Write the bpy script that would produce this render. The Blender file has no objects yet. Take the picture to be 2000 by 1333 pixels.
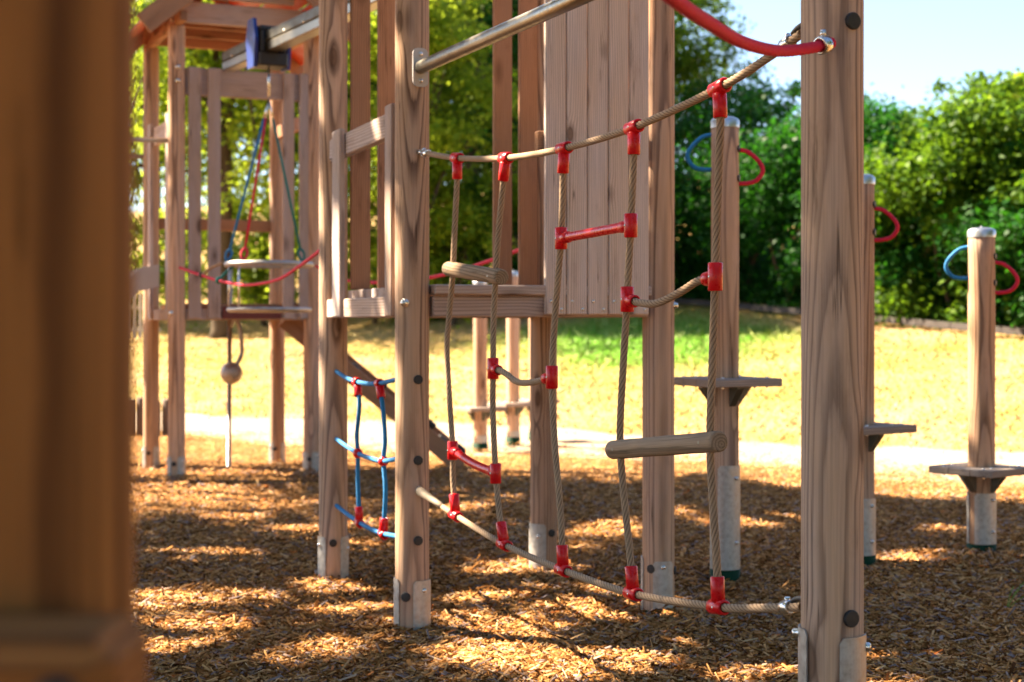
import bpy, math, random
import numpy as np
from mathutils import Vector, Matrix

random.seed(7)
RNG = np.random.default_rng(11)
R_ = math.radians
SC = bpy.context.scene
COL = SC.collection

# ------------------------------------------------------------------ camera
H, FPX, YH = 1.10, 3000.0, 630.0          # eye height (m), focal length (px of 2000), horizon row
cam_d = bpy.data.cameras.new('camera')
cam_d.sensor_width = 36.0
cam_d.lens = 54.0
cam_d.shift_y = -36.5 / 2000.0
cam_d.clip_start = 0.05
cam_d.clip_end = 600.0
cam_d.dof.use_dof = True
cam_d.dof.focus_distance = 3.85
cam_d.dof.aperture_fstop = 4.3
cam = bpy.data.objects.new('camera', cam_d)
cam.location = (0, 0, H)
cam.rotation_euler = (R_(90), 0, 0)
COL.objects.link(cam)
SC.camera = cam

# ------------------------------------------------------------------ light
SUN_EL = R_(43.0)
SX, SY = -0.92, 0.39                       # horizontal direction towards the sun (left, a little ahead)
n_ = math.hypot(SX, SY); SX /= n_; SY /= n_
TO_SUN = Vector((SX * math.cos(SUN_EL), SY * math.cos(SUN_EL), math.sin(SUN_EL)))
world = bpy.data.worlds.new('World')
SC.world = world
world.use_nodes = True
wn = world.node_tree
sky = wn.nodes.new('ShaderNodeTexSky')
sky.sky_type = 'NISHITA'
sky.sun_disc = False
sky.sun_elevation = SUN_EL
sky.sun_rotation = math.atan2(SX, SY)
sky.air_density = 0.75
sky.dust_density = 0.8
sky.ozone_density = 1.0
wn.links.new(sky.outputs[0], wn.nodes['Background'].inputs[0])
wn.nodes['Background'].inputs[1].default_value = 0.052
sun_d = bpy.data.lights.new('sun', 'SUN')
sun_d.energy = 5.0
sun_d.angle = R_(0.5)
sun_d.color = (1.0, 0.83, 0.61)
sun = bpy.data.objects.new('sun', sun_d)
sun.rotation_euler = (-TO_SUN).to_track_quat('-Z', 'Y').to_euler()
sun.location = (-8, 4, 12)
COL.objects.link(sun)
SC.view_settings.view_transform = 'Standard'
SC.view_settings.look = 'None'
SC.view_settings.gamma = 1.0
SC.view_settings.use_curve_mapping = False
SC.view_settings.exposure = 2.9
SC.cycles.use_denoising = True
SC.cycles.max_bounces = 6
SC.cycles.diffuse_bounces = 4
SC.cycles.glossy_bounces = 3
SC.cycles.transmission_bounces = 4
SC.cycles.sample_clamp_indirect = 6.0


# ------------------------------------------------------------------ materials
def new_mat(name):
    m = bpy.data.materials.new(name)
    m.use_nodes = True
    nt = m.node_tree
    return m, nt, nt.nodes['Principled BSDF']


def nd(nt, kind, **kw):
    n = nt.nodes.new(kind)
    for k, v in kw.items():
        if k.startswith('i_'):
            key = k[2:]
            n.inputs[int(key) if key.isdigit() else key].default_value = v
        else:
            setattr(n, k, v)
    return n


def math_n(nt, op, a, b=None, c=None):
    n = nt.nodes.new('ShaderNodeMath')
    n.operation = op
    for i, v in enumerate((a, b, c)):
        if v is None:
            continue
        if isinstance(v, (int, float)):
            n.inputs[i].default_value = v
        else:
            nt.links.new(v, n.inputs[i])
    return n.outputs[0]


def mapping(nt, vec, scale):
    m = nd(nt, 'ShaderNodeVectorMath', operation='MULTIPLY')
    nt.links.new(vec, m.inputs[0])
    m.inputs[1].default_value = scale
    return m.outputs[0]


def noise(nt, vec, scale=1.0, detail=3.0, rough=0.5):
    n = nd(nt, 'ShaderNodeTexNoise')
    nt.links.new(vec, n.inputs['Vector'])
    n.inputs['Scale'].default_value = scale
    n.inputs['Detail'].default_value = detail
    n.inputs['Roughness'].default_value = rough
    return n.outputs[0]


def ramp(nt, fac, stops, interp='LINEAR'):
    r = nd(nt, 'ShaderNodeValToRGB')
    r.color_ramp.interpolation = interp
    els = r.color_ramp.elements
    while len(els) < len(stops):
        els.new(0.5)
    for e, (p, c) in zip(els, stops):
        e.position = p
        e.color = c if len(c) == 4 else (*c, 1)
    nt.links.new(fac, r.inputs[0])
    return r.outputs[0]


def mix(nt, fac, a, b, blend='MIX'):
    m = nd(nt, 'ShaderNodeMix', data_type='RGBA', blend_type=blend)
    for sock, v in ((m.inputs[0], fac), (m.inputs[6], a), (m.inputs[7], b)):
        if isinstance(v, (int, float)):
            sock.default_value = v
        elif isinstance(v, tuple):
            sock.default_value = v if len(v) == 4 else (*v, 1)
        else:
            nt.links.new(v, sock)
    return m.outputs[2]


def maprange(nt, v, a, b, c=0.0, d=1.0, smooth=True):
    m = nd(nt, 'ShaderNodeMapRange')
    m.interpolation_type = 'SMOOTHSTEP' if smooth else 'LINEAR'
    nt.links.new(v, m.inputs[0])
    for i, x in enumerate((a, b, c, d)):
        m.inputs[i + 1].default_value = x
    return m.outputs[0]


def wood_mat(name, light, dark, grey, greyness=0.5, freq=95.0, rough=0.75, warp=0.05, knots=1.0, grain=0.75, kscale=(5.6, 5.6, 2.3)):
    """Growth rings cut by the surface: the 'gc' attribute holds coordinates with the grain along z."""
    m, nt, bs = new_mat(name)
    at = nd(nt, 'ShaderNodeAttribute', attribute_name='gc')
    gc = at.outputs['Vector']
    # knots
    vo = nd(nt, 'ShaderNodeTexVoronoi', feature='F1')
    nt.links.new(mapping(nt, gc, kscale), vo.inputs['Vector'])
    vo.inputs['Scale'].default_value = 1.0
    kd = vo.outputs['Distance']
    kn_near = maprange(nt, kd, 0.07, 0.34, 1.0, 0.0)
    kn = maprange(nt, kd, 0.075, 0.12, 1.0, 0.0)
    sep = nd(nt, 'ShaderNodeSeparateXYZ')
    nt.links.new(gc, sep.inputs[0])
    w1 = noise(nt, mapping(nt, gc, (1.6, 1.6, 0.55)), 1.0, 0.5, 0.4)
    w2 = noise(nt, mapping(nt, gc, (30.0, 30.0, 4.0)), 1.0, 2.0, 0.5)
    rr = math_n(nt, 'SQRT', math_n(nt, 'ADD', math_n(nt, 'POWER', sep.outputs[0], 2.0), math_n(nt, 'POWER', sep.outputs[1], 2.0)))
    rr = math_n(nt, 'ADD', rr, math_n(nt, 'MULTIPLY', w1, warp * 2))
    rr = math_n(nt, 'ADD', rr, math_n(nt, 'MULTIPLY', w2, 0.0026))
    rr = math_n(nt, 'ADD', rr, math_n(nt, 'MULTIPLY', kn_near, 0.007 * knots))
    fr = math_n(nt, 'FRACT', math_n(nt, 'MULTIPLY', rr, freq))
    late = ramp(nt, fr, [(0.0, (0.25,) * 3), (0.06, (0, 0, 0)), (0.50, (0.10,) * 3), (0.82, (0.85,) * 3), (0.93, (1, 1, 1)), (1.0, (0.25,) * 3)])
    lsep = nd(nt, 'ShaderNodeSeparateColor')
    nt.links.new(late, lsep.inputs[0])
    late_v = lsep.outputs[0]
    amp = maprange(nt, noise(nt, mapping(nt, gc, (14, 14, 0.6)), 1.0, 1.0), 0.3, 0.7, grain * 0.45, grain)
    col = mix(nt, math_n(nt, 'MULTIPLY', late_v, amp), light, dark)
    # weathering patches
    pg = noise(nt, mapping(nt, gc, (9.0, 9.0, 1.3)), 1.0, 4.0, 0.6)
    pgf = maprange(nt, pg, 0.32, 0.68, 0.0, greyness)
    greyed = mix(nt, 0.62, col, grey, 'MIX')
    greyed = mix(nt, math_n(nt, 'MULTIPLY', late_v, 0.60), greyed, tuple(x * 0.40 for x in grey))
    col = mix(nt, pgf, col, greyed)
    # fine streaks and stains
    st = noise(nt, mapping(nt, gc, (260, 260, 5)), 1.0, 2.0, 0.6)
    col = mix(nt, 0.45, col, ramp(nt, st, [(0.25, (0.55,) * 3), (0.6, (1.06,) * 3)]), 'MULTIPLY')
    stn = noise(nt, mapping(nt, gc, (22, 22, 2.2)), 1.0, 5.0, 0.65)
    col = mix(nt, maprange(nt, stn, 0.60, 0.74, 0.0, 0.55), col, tuple(x * 0.35 for x in dark))
    kcol = ramp(nt, kd, [(0.0, tuple(x * 0.5 for x in dark)), (0.055, tuple(x * 1.1 for x in dark)), (0.09, tuple(x * 0.3 for x in dark))])
    col = mix(nt, math_n(nt, 'MULTIPLY', kn, 0.9 * knots), col, kcol)
    col = mix(nt, math_n(nt, 'MULTIPLY', maprange(nt, kd, 0.10, 0.22, 1.0, 0.0), 0.5 * knots), col, tuple(x * 0.7 for x in dark))
    # drying cracks, long and thin along the grain
    ck = noise(nt, mapping(nt, gc, (75, 75, 1.1)), 1.0, 1.0, 0.4)
    ckf = maprange(nt, math_n(nt, 'ABSOLUTE', math_n(nt, 'SUBTRACT', ck, 0.5)), 0.0, 0.020, 1.0, 0.0)
    ckm = maprange(nt, noise(nt, mapping(nt, gc, (10, 10, 1.7)), 1.0, 2.0), 0.54, 0.62, 0.0, 1.0)
    ckf = math_n(nt, 'MULTIPLY', ckf, ckm)
    col = mix(nt, math_n(nt, 'MULTIPLY', ckf, 0.75), col, tuple(x * 0.2 for x in dark))
    # every piece of timber has aged a little differently
    oi = nd(nt, 'ShaderNodeObjectInfo')
    rnd = oi.outputs['Random']
    col = mix(nt, maprange(nt, rnd, 0.0, 1.0, 0.0, 0.22, False), col, mix(nt, 1.0, col, (1.05, 0.74, 0.48), 'MULTIPLY'))
    bright = math_n(nt, 'FRACT', math_n(nt, 'MULTIPLY', rnd, 7.31))
    hs = nd(nt, 'ShaderNodeHueSaturation')
    nt.links.new(col, hs.inputs['Color'])
    nt.links.new(maprange(nt, bright, 0.0, 1.0, 0.86, 1.14, False), hs.inputs['Value'])
    hs.inputs['Saturation'].default_value = 0.96
    # dirt splashed up from the ground and blotches
    dn = noise(nt, mapping(nt, gc, (16, 16, 5)), 1.0, 5.0, 0.7)
    col = mix(nt, maprange(nt, dn, 0.52, 0.74, 0.0, 0.4), hs.outputs[0], mix(nt, 1.0, hs.outputs[0], (0.62, 0.55, 0.50), 'MULTIPLY'))
    nt.links.new(col, bs.inputs['Base Color'])
    bs.inputs['Roughness'].default_value = rough
    bs.inputs['Specular IOR Level'].default_value = 0.08
    hgt = math_n(nt, 'ADD', math_n(nt, 'MULTIPLY', late_v, 0.5), math_n(nt, 'MULTIPLY', st, 0.7))
    hgt = math_n(nt, 'SUBTRACT', hgt, math_n(nt, 'MULTIPLY', ckf, 1.8))
    bp = nd(nt, 'ShaderNodeBump')
    bp.inputs['Strength'].default_value = 0.45
    bp.inputs['Distance'].default_value = 0.0012
    nt.links.new(hgt, bp.inputs['Height'])
    nt.links.new(bp.outputs[0], bs.inputs['Normal'])
    return m


M = {}
M['post'] = wood_mat('weathered_larch', (0.56, 0.355, 0.215), (0.140, 0.070, 0.036), (0.47, 0.38, 0.36), 0.55, 175.0, warp=0.036, grain=1.0, knots=0.75)
M['board'] = wood_mat('weathered_board', (0.47, 0.350, 0.28), (0.17, 0.105, 0.075), (0.48, 0.425, 0.44), 0.90, 105.0, warp=0.03, grain=0.7)
M['plank'] = wood_mat('silvered_plank', (0.74, 0.59, 0.48), (0.30, 0.20, 0.15), (0.76, 0.68, 0.68), 0.90, 120.0, warp=0.045, grain=0.8, kscale=(8.0, 8.0, 3.6))
M['brown'] = wood_mat('brown_board', (0.40, 0.205, 0.105), (0.13, 0.056, 0.026), (0.31, 0.205, 0.165), 0.40, 105.0, warp=0.04)
M['near'] = wood_mat('dark_oiled_post', (0.34, 0.130, 0.026), (0.075, 0.024, 0.006), (0.19, 0.078, 0.028), 0.35, 110.0, warp=0.02, grain=0.9, knots=0.2)
M['rung'] = wood_mat('grey_rung', (0.36, 0.255, 0.16), (0.10, 0.065, 0.036), (0.34, 0.285, 0.225), 0.75, 130.0, knots=0.3)
M['step'] = wood_mat('grey_step_board', (0.32, 0.25, 0.195), (0.13, 0.09, 0.065), (0.33, 0.30, 0.29), 0.85, 110.0, warp=0.03, knots=0.4)
M['bark'] = wood_mat('bark', (0.10, 0.072, 0.045), (0.035, 0.024, 0.015), (0.10, 0.085, 0.06), 0.6, 20.0, 0.9, knots=0)


def simple(name, col, rough=0.5, metal=0.0, nscale=0.0, var=0.2, coat=0.0, bump=0.0, spec=0.5):
    m, nt, bs = new_mat(name)
    tc = nd(nt, 'ShaderNodeTexCoord')
    if nscale:
        n = noise(nt, tc.outputs['Object'], nscale, 5.0, 0.6)
        c = mix(nt, n, tuple(x * (1 - var) for x in col), tuple(min(1, x * (1 + var)) for x in col))
        nt.links.new(c, bs.inputs['Base Color'])
        nt.links.new(maprange(nt, n, 0.3, 0.7, rough * 0.8, min(1, rough * 1.25)), bs.inputs['Roughness'])
        if bump:
            bp = nd(nt, 'ShaderNodeBump')
            bp.inputs['Strength'].default_value = bump
            bp.inputs['Distance'].default_value = 0.002
            nt.links.new(n, bp.inputs['Height'])
            nt.links.new(bp.outputs[0], bs.inputs['Normal'])
    else:
        bs.inputs['Base Color'].default_value = (*col, 1)
        bs.inputs['Roughness'].default_value = rough
    bs.inputs['Metallic'].default_value = metal
    bs.inputs['Coat Weight'].default_value = coat
    bs.inputs['Specular IOR Level'].default_value = spec
    return m


M['galv'] = simple('galvanised_steel', (0.40, 0.375, 0.345), 0.5, 0.65, 55.0, 0.62)
M['capmetal'] = simple('zinc_cap', (0.50, 0.50, 0.49), 0.34, 0.9, 30.0, 0.15)
M['darksteel'] = simple('dark_steel', (0.085, 0.080, 0.062), 0.5, 0.5, 22.0, 0.3)
M['steel'] = simple('stainless_steel', (0.62, 0.61, 0.59), 0.28, 1.0, 40.0, 0.10)
M['bar'] = simple('brushed_bar', (0.24, 0.215, 0.17), 0.36, 1.0, 60.0, 0.15)
M['plate'] = simple('white_flange', (0.46, 0.42, 0.40), 0.5, 0.2, 30.0, 0.08)
M['red'] = simple('red_plastic', (0.58, 0.004, 0.008), 0.30, 0.0, 90.0, 0.16, 0.0, 0.12, 0.35)
M['redrope'] = simple('red_rope_fibre', (0.60, 0.012, 0.045), 0.85, 0.0, 260.0, 0.3, bump=0.8)
M['bluerope'] = simple('blue_rope_fibre', (0.006, 0.16, 0.38), 0.75, 0.0, 240.0, 0.3, bump=0.8)
M['greenrope'] = simple('green_rope_fibre', (0.006, 0.14, 0.12), 0.8, 0.0, 240.0, 0.3)
M['white'] = simple('white_sleeve', (0.33, 0.255, 0.17), 0.6, 0.0, 60.0, 0.2)
M['black'] = simple('black_rubber', (0.012, 0.011, 0.012), 0.55, 0.0, 50.0, 0.3)
M['green'] = simple('green_base', (0.003, 0.030, 0.012), 0.6, 0.0, 40.0, 0.3, spec=0.15)
M['blueplastic'] = simple('blue_plastic', (0.003, 0.024, 0.19), 0.4, 0.0, 30.0, 0.1)
M['orange'] = simple('red_orange_panel', (0.42, 0.045, 0.008), 0.5, 0.0, 20.0, 0.12)
M['darkred'] = simple('dark_red_board', (0.12, 0.022, 0.016), 0.6, 0.0, 20.0, 0.25)
M['soil'] = simple('dark_edging', (0.045, 0.036, 0.032), 0.9, 0.0, 14.0, 0.4)
M['picket'] = simple('pale_picket', (0.48, 0.42, 0.34), 0.8, 0.0, 20.0, 0.2)
M['stonewood'] = simple('old_timber', (0.11, 0.072, 0.05), 0.9, 0.0, 22.0, 0.45)


def rope_mat(name, light, groove, rough=0.85):
    m, nt, bs = new_mat(name)
    at = nd(nt, 'ShaderNodeAttribute', attribute_name='gc')
    sep = nd(nt, 'ShaderNodeSeparateXYZ')
    nt.links.new(at.outputs['Vector'], sep.inputs[0])
    tc = nd(nt, 'ShaderNodeTexCoord')
    n = noise(nt, tc.outputs['Object'], 420.0, 3.0, 0.6)
    n2 = noise(nt, tc.outputs['Object'], 9.0, 3.0, 0.6)
    c = ramp(nt, sep.outputs[0], [(0.0, groove), (0.35, tuple(a * 0.45 + b * 0.55 for a, b in zip(light, groove))), (0.75, light)])
    c = mix(nt, 0.5, c, ramp(nt, n, [(0.3, (0.65,) * 3), (0.7, (1.2,) * 3)]), 'MULTIPLY')
    c = mix(nt, 0.5, c, ramp(nt, n2, [(0.3, (0.78, 0.75, 0.72)), (0.7, (1.12,) * 3)]), 'MULTIPLY')
    nt.links.new(c, bs.inputs['Base Color'])
    bs.inputs['Roughness'].default_value = rough
    bs.inputs['Specular IOR Level'].default_value = 0.2
    bp = nd(nt, 'ShaderNodeBump')
    bp.inputs['Strength'].default_value = 0.5
    bp.inputs['Distance'].default_value = 0.001
    nt.links.new(n, bp.inputs['Height'])
    nt.links.new(bp.outputs[0], bs.inputs['Normal'])
    return m


M['tan'] = rope_mat('beige_rope_fibre', (0.39, 0.268, 0.170), (0.085, 0.052, 0.03))


def chip_mat():
    m, nt, bs = new_mat('wood_chips')
    at = nd(nt, 'ShaderNodeAttribute', attribute_name='rnd')
    c = ramp(nt, at.outputs['Fac'], [(0.0, (0.051, 0.016, 0.004)), (0.16, (0.135, 0.049, 0.009)), (0.34, (0.247, 0.111, 0.032)),
                                     (0.58, (0.416, 0.200, 0.065)), (0.76, (0.584, 0.326, 0.131)), (0.84, (0.169, 0.118, 0.103)), (0.92, (0.281, 0.216, 0.200)),
                                     (0.97, (0.696, 0.443, 0.200)), (1.0, (0.517, 0.115, 0.013))])
    nt.links.new(c, bs.inputs['Base Color'])
    bs.inputs['Roughness'].default_value = 0.85
    bs.inputs['Specular IOR Level'].default_value = 0.04
    return m


def chip_ground_mat():
    m, nt, bs = new_mat('chip_ground')
    tc = nd(nt, 'ShaderNodeTexCoord')
    v = tc.outputs['Object']
    vo = nd(nt, 'ShaderNodeTexVoronoi', feature='F1')
    nt.links.new(mapping(nt, v, (60, 60, 60)), vo.inputs['Vector'])
    sepc = nd(nt, 'ShaderNodeSeparateColor')
    nt.links.new(vo.outputs['Color'], sepc.inputs[0])
    c = ramp(nt, sepc.outputs[0], [(0.0, (0.051, 0.020, 0.006)), (0.35, (0.146, 0.063, 0.017)), (0.7, (0.382, 0.180, 0.058)), (1.0, (0.618, 0.369, 0.168))])
    big = noise(nt, v, 0.9, 4.0)
    c = mix(nt, maprange(nt, big, 0.35, 0.7, 0.0, 0.45), c, (0.191, 0.090, 0.027))
    nt.links.new(c, bs.inputs['Base Color'])
    bs.inputs['Roughness'].default_value = 0.95
    bs.inputs['Specular IOR Level'].default_value = 0.04
    bp = nd(nt, 'ShaderNodeBump')
    bp.inputs['Strength'].default_value = 0.9
    bp.inputs['Distance'].default_value = 0.012
    nt.links.new(sepc.outputs[1], bp.inputs['Height'])
    nt.links.new(bp.outputs[0], bs.inputs['Normal'])
    return m


def lawn_mat():
    m, nt, bs = new_mat('dry_lawn')
    tc = nd(nt, 'ShaderNodeTexCoord')
    v = tc.outputs['Object']
    a = noise(nt, v, 0.55, 5.0, 0.6)
    b = noise(nt, v, 7.0, 4.0, 0.7)
    c = ramp(nt, a, [(0.30, (0.18, 0.170, 0.030)), (0.45, (0.31, 0.205, 0.066)), (0.62, (0.43, 0.262, 0.125))])
    # greener, darker grass with the lawn tree's shade painted into the colour
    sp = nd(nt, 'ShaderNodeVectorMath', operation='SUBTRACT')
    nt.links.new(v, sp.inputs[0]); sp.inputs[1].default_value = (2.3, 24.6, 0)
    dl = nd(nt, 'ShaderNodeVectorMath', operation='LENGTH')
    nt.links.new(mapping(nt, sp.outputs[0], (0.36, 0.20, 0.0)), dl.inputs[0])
    lush_shade = maprange(nt, math_n(nt, 'ADD', dl.outputs['Value'], math_n(nt, 'MULTIPLY', a, 0.9)), 0.95, 1.55, 1.0, 0.0)
    c = mix(nt, lush_shade, c, (0.075, 0.185, 0.012))
    c = mix(nt, 0.28, c, ramp(nt, b, [(0.3, (0.7, 0.75, 0.6)), (0.7, (1.15, 1.1, 1.0))]), 'MULTIPLY')
    nt.links.new(c, bs.inputs['Base Color'])
    bs.inputs['Roughness'].default_value = 0.95
    bs.inputs['Specular IOR Level'].default_value = 0.1
    bp = nd(nt, 'ShaderNodeBump')
    bp.inputs['Strength'].default_value = 0.3
    bp.inputs['Distance'].default_value = 0.02
    nt.links.new(b, bp.inputs['Height'])
    nt.links.new(bp.outputs[0], bs.inputs['Normal'])
    return m


def blade_mat():
    m, nt, bs = new_mat('grass_blades')
    at = nd(nt, 'ShaderNodeAttribute', attribute_name='rnd')
    c = ramp(nt, at.outputs['Fac'], [(0.0, (0.10, 0.19, 0.015)), (0.35, (0.26, 0.26, 0.045)), (0.58, (0.37, 0.245, 0.08)), (1.0, (0.47, 0.30, 0.14))])
    nt.links.new(c, bs.inputs['Base Color'])
    bs.inputs['Roughness'].default_value = 0.7
    return m


def path_mat():
    m, nt, bs = new_mat('pale_gravel_path')
    tc = nd(nt, 'ShaderNodeTexCoord')
    v = tc.outputs['Object']
    n1 = noise(nt, v, 1.2, 6.0, 0.65)
    n2 = noise(nt, v, 60.0, 3.0, 0.6)
    c = ramp(nt, n1, [(0.3, (0.27, 0.185, 0.115)), (0.7, (0.40, 0.30, 0.205))])
    c = mix(nt, 0.4, c, ramp(nt, n2, [(0.3, (0.6,) * 3), (0.7, (1.15,) * 3)]), 'MULTIPLY')
    nt.links.new(c, bs.inputs['Base Color'])
    bs.inputs['Roughness'].default_value = 0.95
    return m


def leaf_mat(name, dark, mid, lite, trans, tw=0.42):
    m, nt, bs = new_mat(name)
    at = nd(nt, 'ShaderNodeAttribute', attribute_name='rnd')
    c = ramp(nt, at.outputs['Fac'], [(0.0, dark), (0.5, mid), (1.0, lite)])
    nt.links.new(c, bs.inputs['Base Color'])
    bs.inputs['Roughness'].default_value = 0.5
    bs.inputs['Specular IOR Level'].default_value = 0.14
    tr = nd(nt, 'ShaderNodeBsdfTranslucent')
    tc = mix(nt, 0.6, c, trans)
    nt.links.new(tc, tr.inputs[0])
    mx = nd(nt, 'ShaderNodeMixShader')
    mx.inputs[0].default_value = tw
    nt.links.new(bs.outputs[0], mx.inputs[1])
    nt.links.new(tr.outputs[0], mx.inputs[2])
    nt.links.new(mx.outputs[0], nt.nodes['Material Output'].inputs[0])
    return m


M['chips'] = chip_mat()
M['chipground'] = chip_ground_mat()
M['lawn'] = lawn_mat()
M['blades'] = blade_mat()
M['path'] = path_mat()
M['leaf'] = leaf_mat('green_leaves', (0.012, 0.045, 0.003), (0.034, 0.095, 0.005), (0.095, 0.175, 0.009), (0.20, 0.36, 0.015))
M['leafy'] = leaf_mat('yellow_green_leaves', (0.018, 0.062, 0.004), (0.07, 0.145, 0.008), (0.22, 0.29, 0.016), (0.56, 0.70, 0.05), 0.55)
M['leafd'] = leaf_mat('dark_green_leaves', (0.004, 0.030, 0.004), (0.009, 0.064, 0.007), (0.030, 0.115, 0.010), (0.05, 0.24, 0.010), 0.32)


# ------------------------------------------------------------------ mesh helpers
ORG = {}


class MB:
    """Collects shapes in world coordinates, then links them as ONE mesh object."""
    def __init__(self):
        self.v, self.f, self.g, self.sm = [], [], [], []

    def add(self, verts, faces, gc=None, smooth=True):
        o = len(self.v)
        self.v += [tuple(p) for p in verts]
        self.g += [tuple(p) for p in (gc if gc is not None else verts)]
        self.f += [tuple(i + o for i in f) for f in faces]
        self.sm += [smooth] * len(faces)
        return self

    def box(self, c, size, ax=((1, 0, 0), (0, 1, 0), (0, 0, 1)), ch=0.004, pith=0.12):
        """Chamfered box; ax = unit vectors of its three sides. Grain runs along the longest side."""
        c = Vector(c)
        ax = [Vector(a).normalized() for a in ax]
        h = [s / 2 for s in size]
        ch = min(ch, min(h) * 0.45)
        vs, gs = [], []
        lg = max(range(3), key=lambda i: size[i])
        oth = [i for i in range(3) if i != lg]
        off = (random.uniform(0.4, 1) * pith * random.choice((-1, 1)), random.uniform(-0.03, 0.03), random.uniform(0, 40))
        idx = {}
        for sx in (-1, 1):
            for sy in (-1, 1):
                for sz in (-1, 1):
                    s = (sx, sy, sz)
                    for k in range(3):
                        l = [s[i] * (h[i] - (0 if i == k else ch)) for i in range(3)]
                        idx[(s, k)] = len(vs)
                        vs.append(c + ax[0] * l[0] + ax[1] * l[1] + ax[2] * l[2])
                        gs.append((l[oth[0]] + off[0], l[oth[1]] + off[1], l[lg] + off[2]))
        fs = []
        for k in range(3):
            i, j = [q for q in range(3) if q != k]
            for s in (-1, 1):
                quad = []
                for a, b in ((-1, -1), (1, -1), (1, 1), (-1, 1)):
                    t = [0, 0, 0]; t[k] = s; t[i] = a; t[j] = b
                    quad.append(idx[(tuple(t), k)])
                fs.append(quad)
        for k in range(3):           # edge chamfers along axis k
            i, j = [q for q in range(3) if q != k]
            for a in (-1, 1):
                for b in (-1, 1):
                    t0 = [0, 0, 0]; t0[i] = a; t0[j] = b; t0[k] = -1
                    t1 = list(t0); t1[k] = 1
                    t0, t1 = tuple(t0), tuple(t1)
                    fs.append([idx[(t0, i)], idx[(t1, i)], idx[(t1, j)], idx[(t0, j)]])
        for sx in (-1, 1):
            for sy in (-1, 1):
                for sz in (-1, 1):
                    s = (sx, sy, sz)
                    fs.append([idx[(s, 0)], idx[(s, 1)], idx[(s, 2)]])
        return self.add(vs, fs, gs, False)

    def bar(self, p0, p1, w, t, up=(0, 0, 1), ch=0.004, pith=0.12):
        """Board from p0 to p1, w measured along 'up', t across."""
        p0, p1 = Vector(p0), Vector(p1)
        d = p1 - p0
        a = d.normalized()
        u = Vector(up)
        u = (u - a * u.dot(a)).normalized()
        s = a.cross(u)
        return self.box((p0 + p1) / 2, (d.length, w, t), (a, u, s), ch, pith)

    def sweep(self, pts, radf, n=16, caps=True, gcoff=None, twist=None, smooth=True):
        """Tube along pts; radf(i, k) gives the radius at ring i, side k."""
        pts = [Vector(p) for p in pts]
        m = len(pts)
        tan = [(pts[min(i + 1, m - 1)] - pts[max(i - 1, 0)]).normalized() for i in range(m)]
        t0 = tan[0]
        ref = Vector((0, 0, 1)) if abs(t0.z) < 0.9 else Vector((1, 0, 0))
        x = (ref - t0 * ref.dot(t0)).normalized()
        vs, gs, fs = [], [], []
        off = gcoff or (random.uniform(-0.02, 0.02), random.uniform(-0.02, 0.02), random.uniform(0, 40))
        L = 0.0
        for i in range(m):
            if i:
                L += (pts[i] - pts[i - 1]).length
                x = (x - tan[i] * x.dot(tan[i])).normalized()
            y = tan[i].cross(x)
            for k in range(n):
                a = 2 * math.pi * k / n
                r = radf(i, a, L)
                cx, cy = r * math.cos(a), r * math.sin(a)
                vs.append(pts[i] + x * cx + y * cy)
                gs.append((cx + off[0], cy + off[1], L + off[2]))
        for i in range(m - 1):
            for k in range(n):
                k2 = (k + 1) % n
                fs.append((i * n + k, i * n + k2, (i + 1) * n + k2, (i + 1) * n + k))
        if caps:
            fs.append(tuple(range(n - 1, -1, -1)))
            fs.append(tuple((m - 1) * n + k for k in range(n)))
        self.add(vs, fs, gs, smooth)
        if caps:
            self.sm[-1] = self.sm[-2] = False
        return self

    def tube(self, pts, r, n=12, caps=True):
        if isinstance(r, (int, float)):
            return self.sweep(pts, lambda i, a, L: r, n, caps)
        return self.sweep(pts, lambda i, a, L: r[i], n, caps)

    def cyl(self, p0, p1, r, n=20, ch=0.0):
        p0, p1 = Vector(p0), Vector(p1)
        if ch:
            d = (p1 - p0).normalized() * ch
            return self.tube([p0, p0 + d, p1 - d, p1], [r - ch, r, r, r - ch], n)
        return self.tube([p0, p1], r, n)

    def ring(self, c, axis, r_out, r_in, h, n=24):
        """Short pipe with open bore."""
        c, axis = Vector(c), Vector(axis).normalized()
        prof = [(r_in, -h / 2), (r_out - 0.002, -h / 2), (r_out, -h / 2 + 0.002), (r_out, h / 2 - 0.002), (r_out - 0.002, h / 2), (r_in, h / 2)]
        return self.lathe(c, axis, prof + [prof[0]], n)

    def lathe(self, c, axis, prof, n=24, smooth=True):
        c, axis = Vector(c), Vector(axis).normalized()
        ref = Vector((0, 0, 1)) if abs(axis.z) < 0.9 else Vector((1, 0, 0))
        x = (ref - axis * ref.dot(axis)).normalized()
        y = axis.cross(x)
        vs, fs = [], []
        for r, z in prof:
            for k in range(n):
                a = 2 * math.pi * k / n
                vs.append(c + axis * z + x * (r * math.cos(a)) + y * (r * math.sin(a)))
        for i in range(len(prof) - 1):
            for k in range(n):
                k2 = (k + 1) % n
                fs.append((i * n + k, i * n + k2, (i + 1) * n + k2, (i + 1) * n + k))
        return self.add(vs, fs, None, smooth)

    def ball(self, c, r, n=16):
        return self.lathe(c, (0, 0, 1), [(max(1e-4, r * math.cos(t)), r * math.sin(t)) for t in np.linspace(-math.pi / 2, math.pi / 2, 11)], n)

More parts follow.
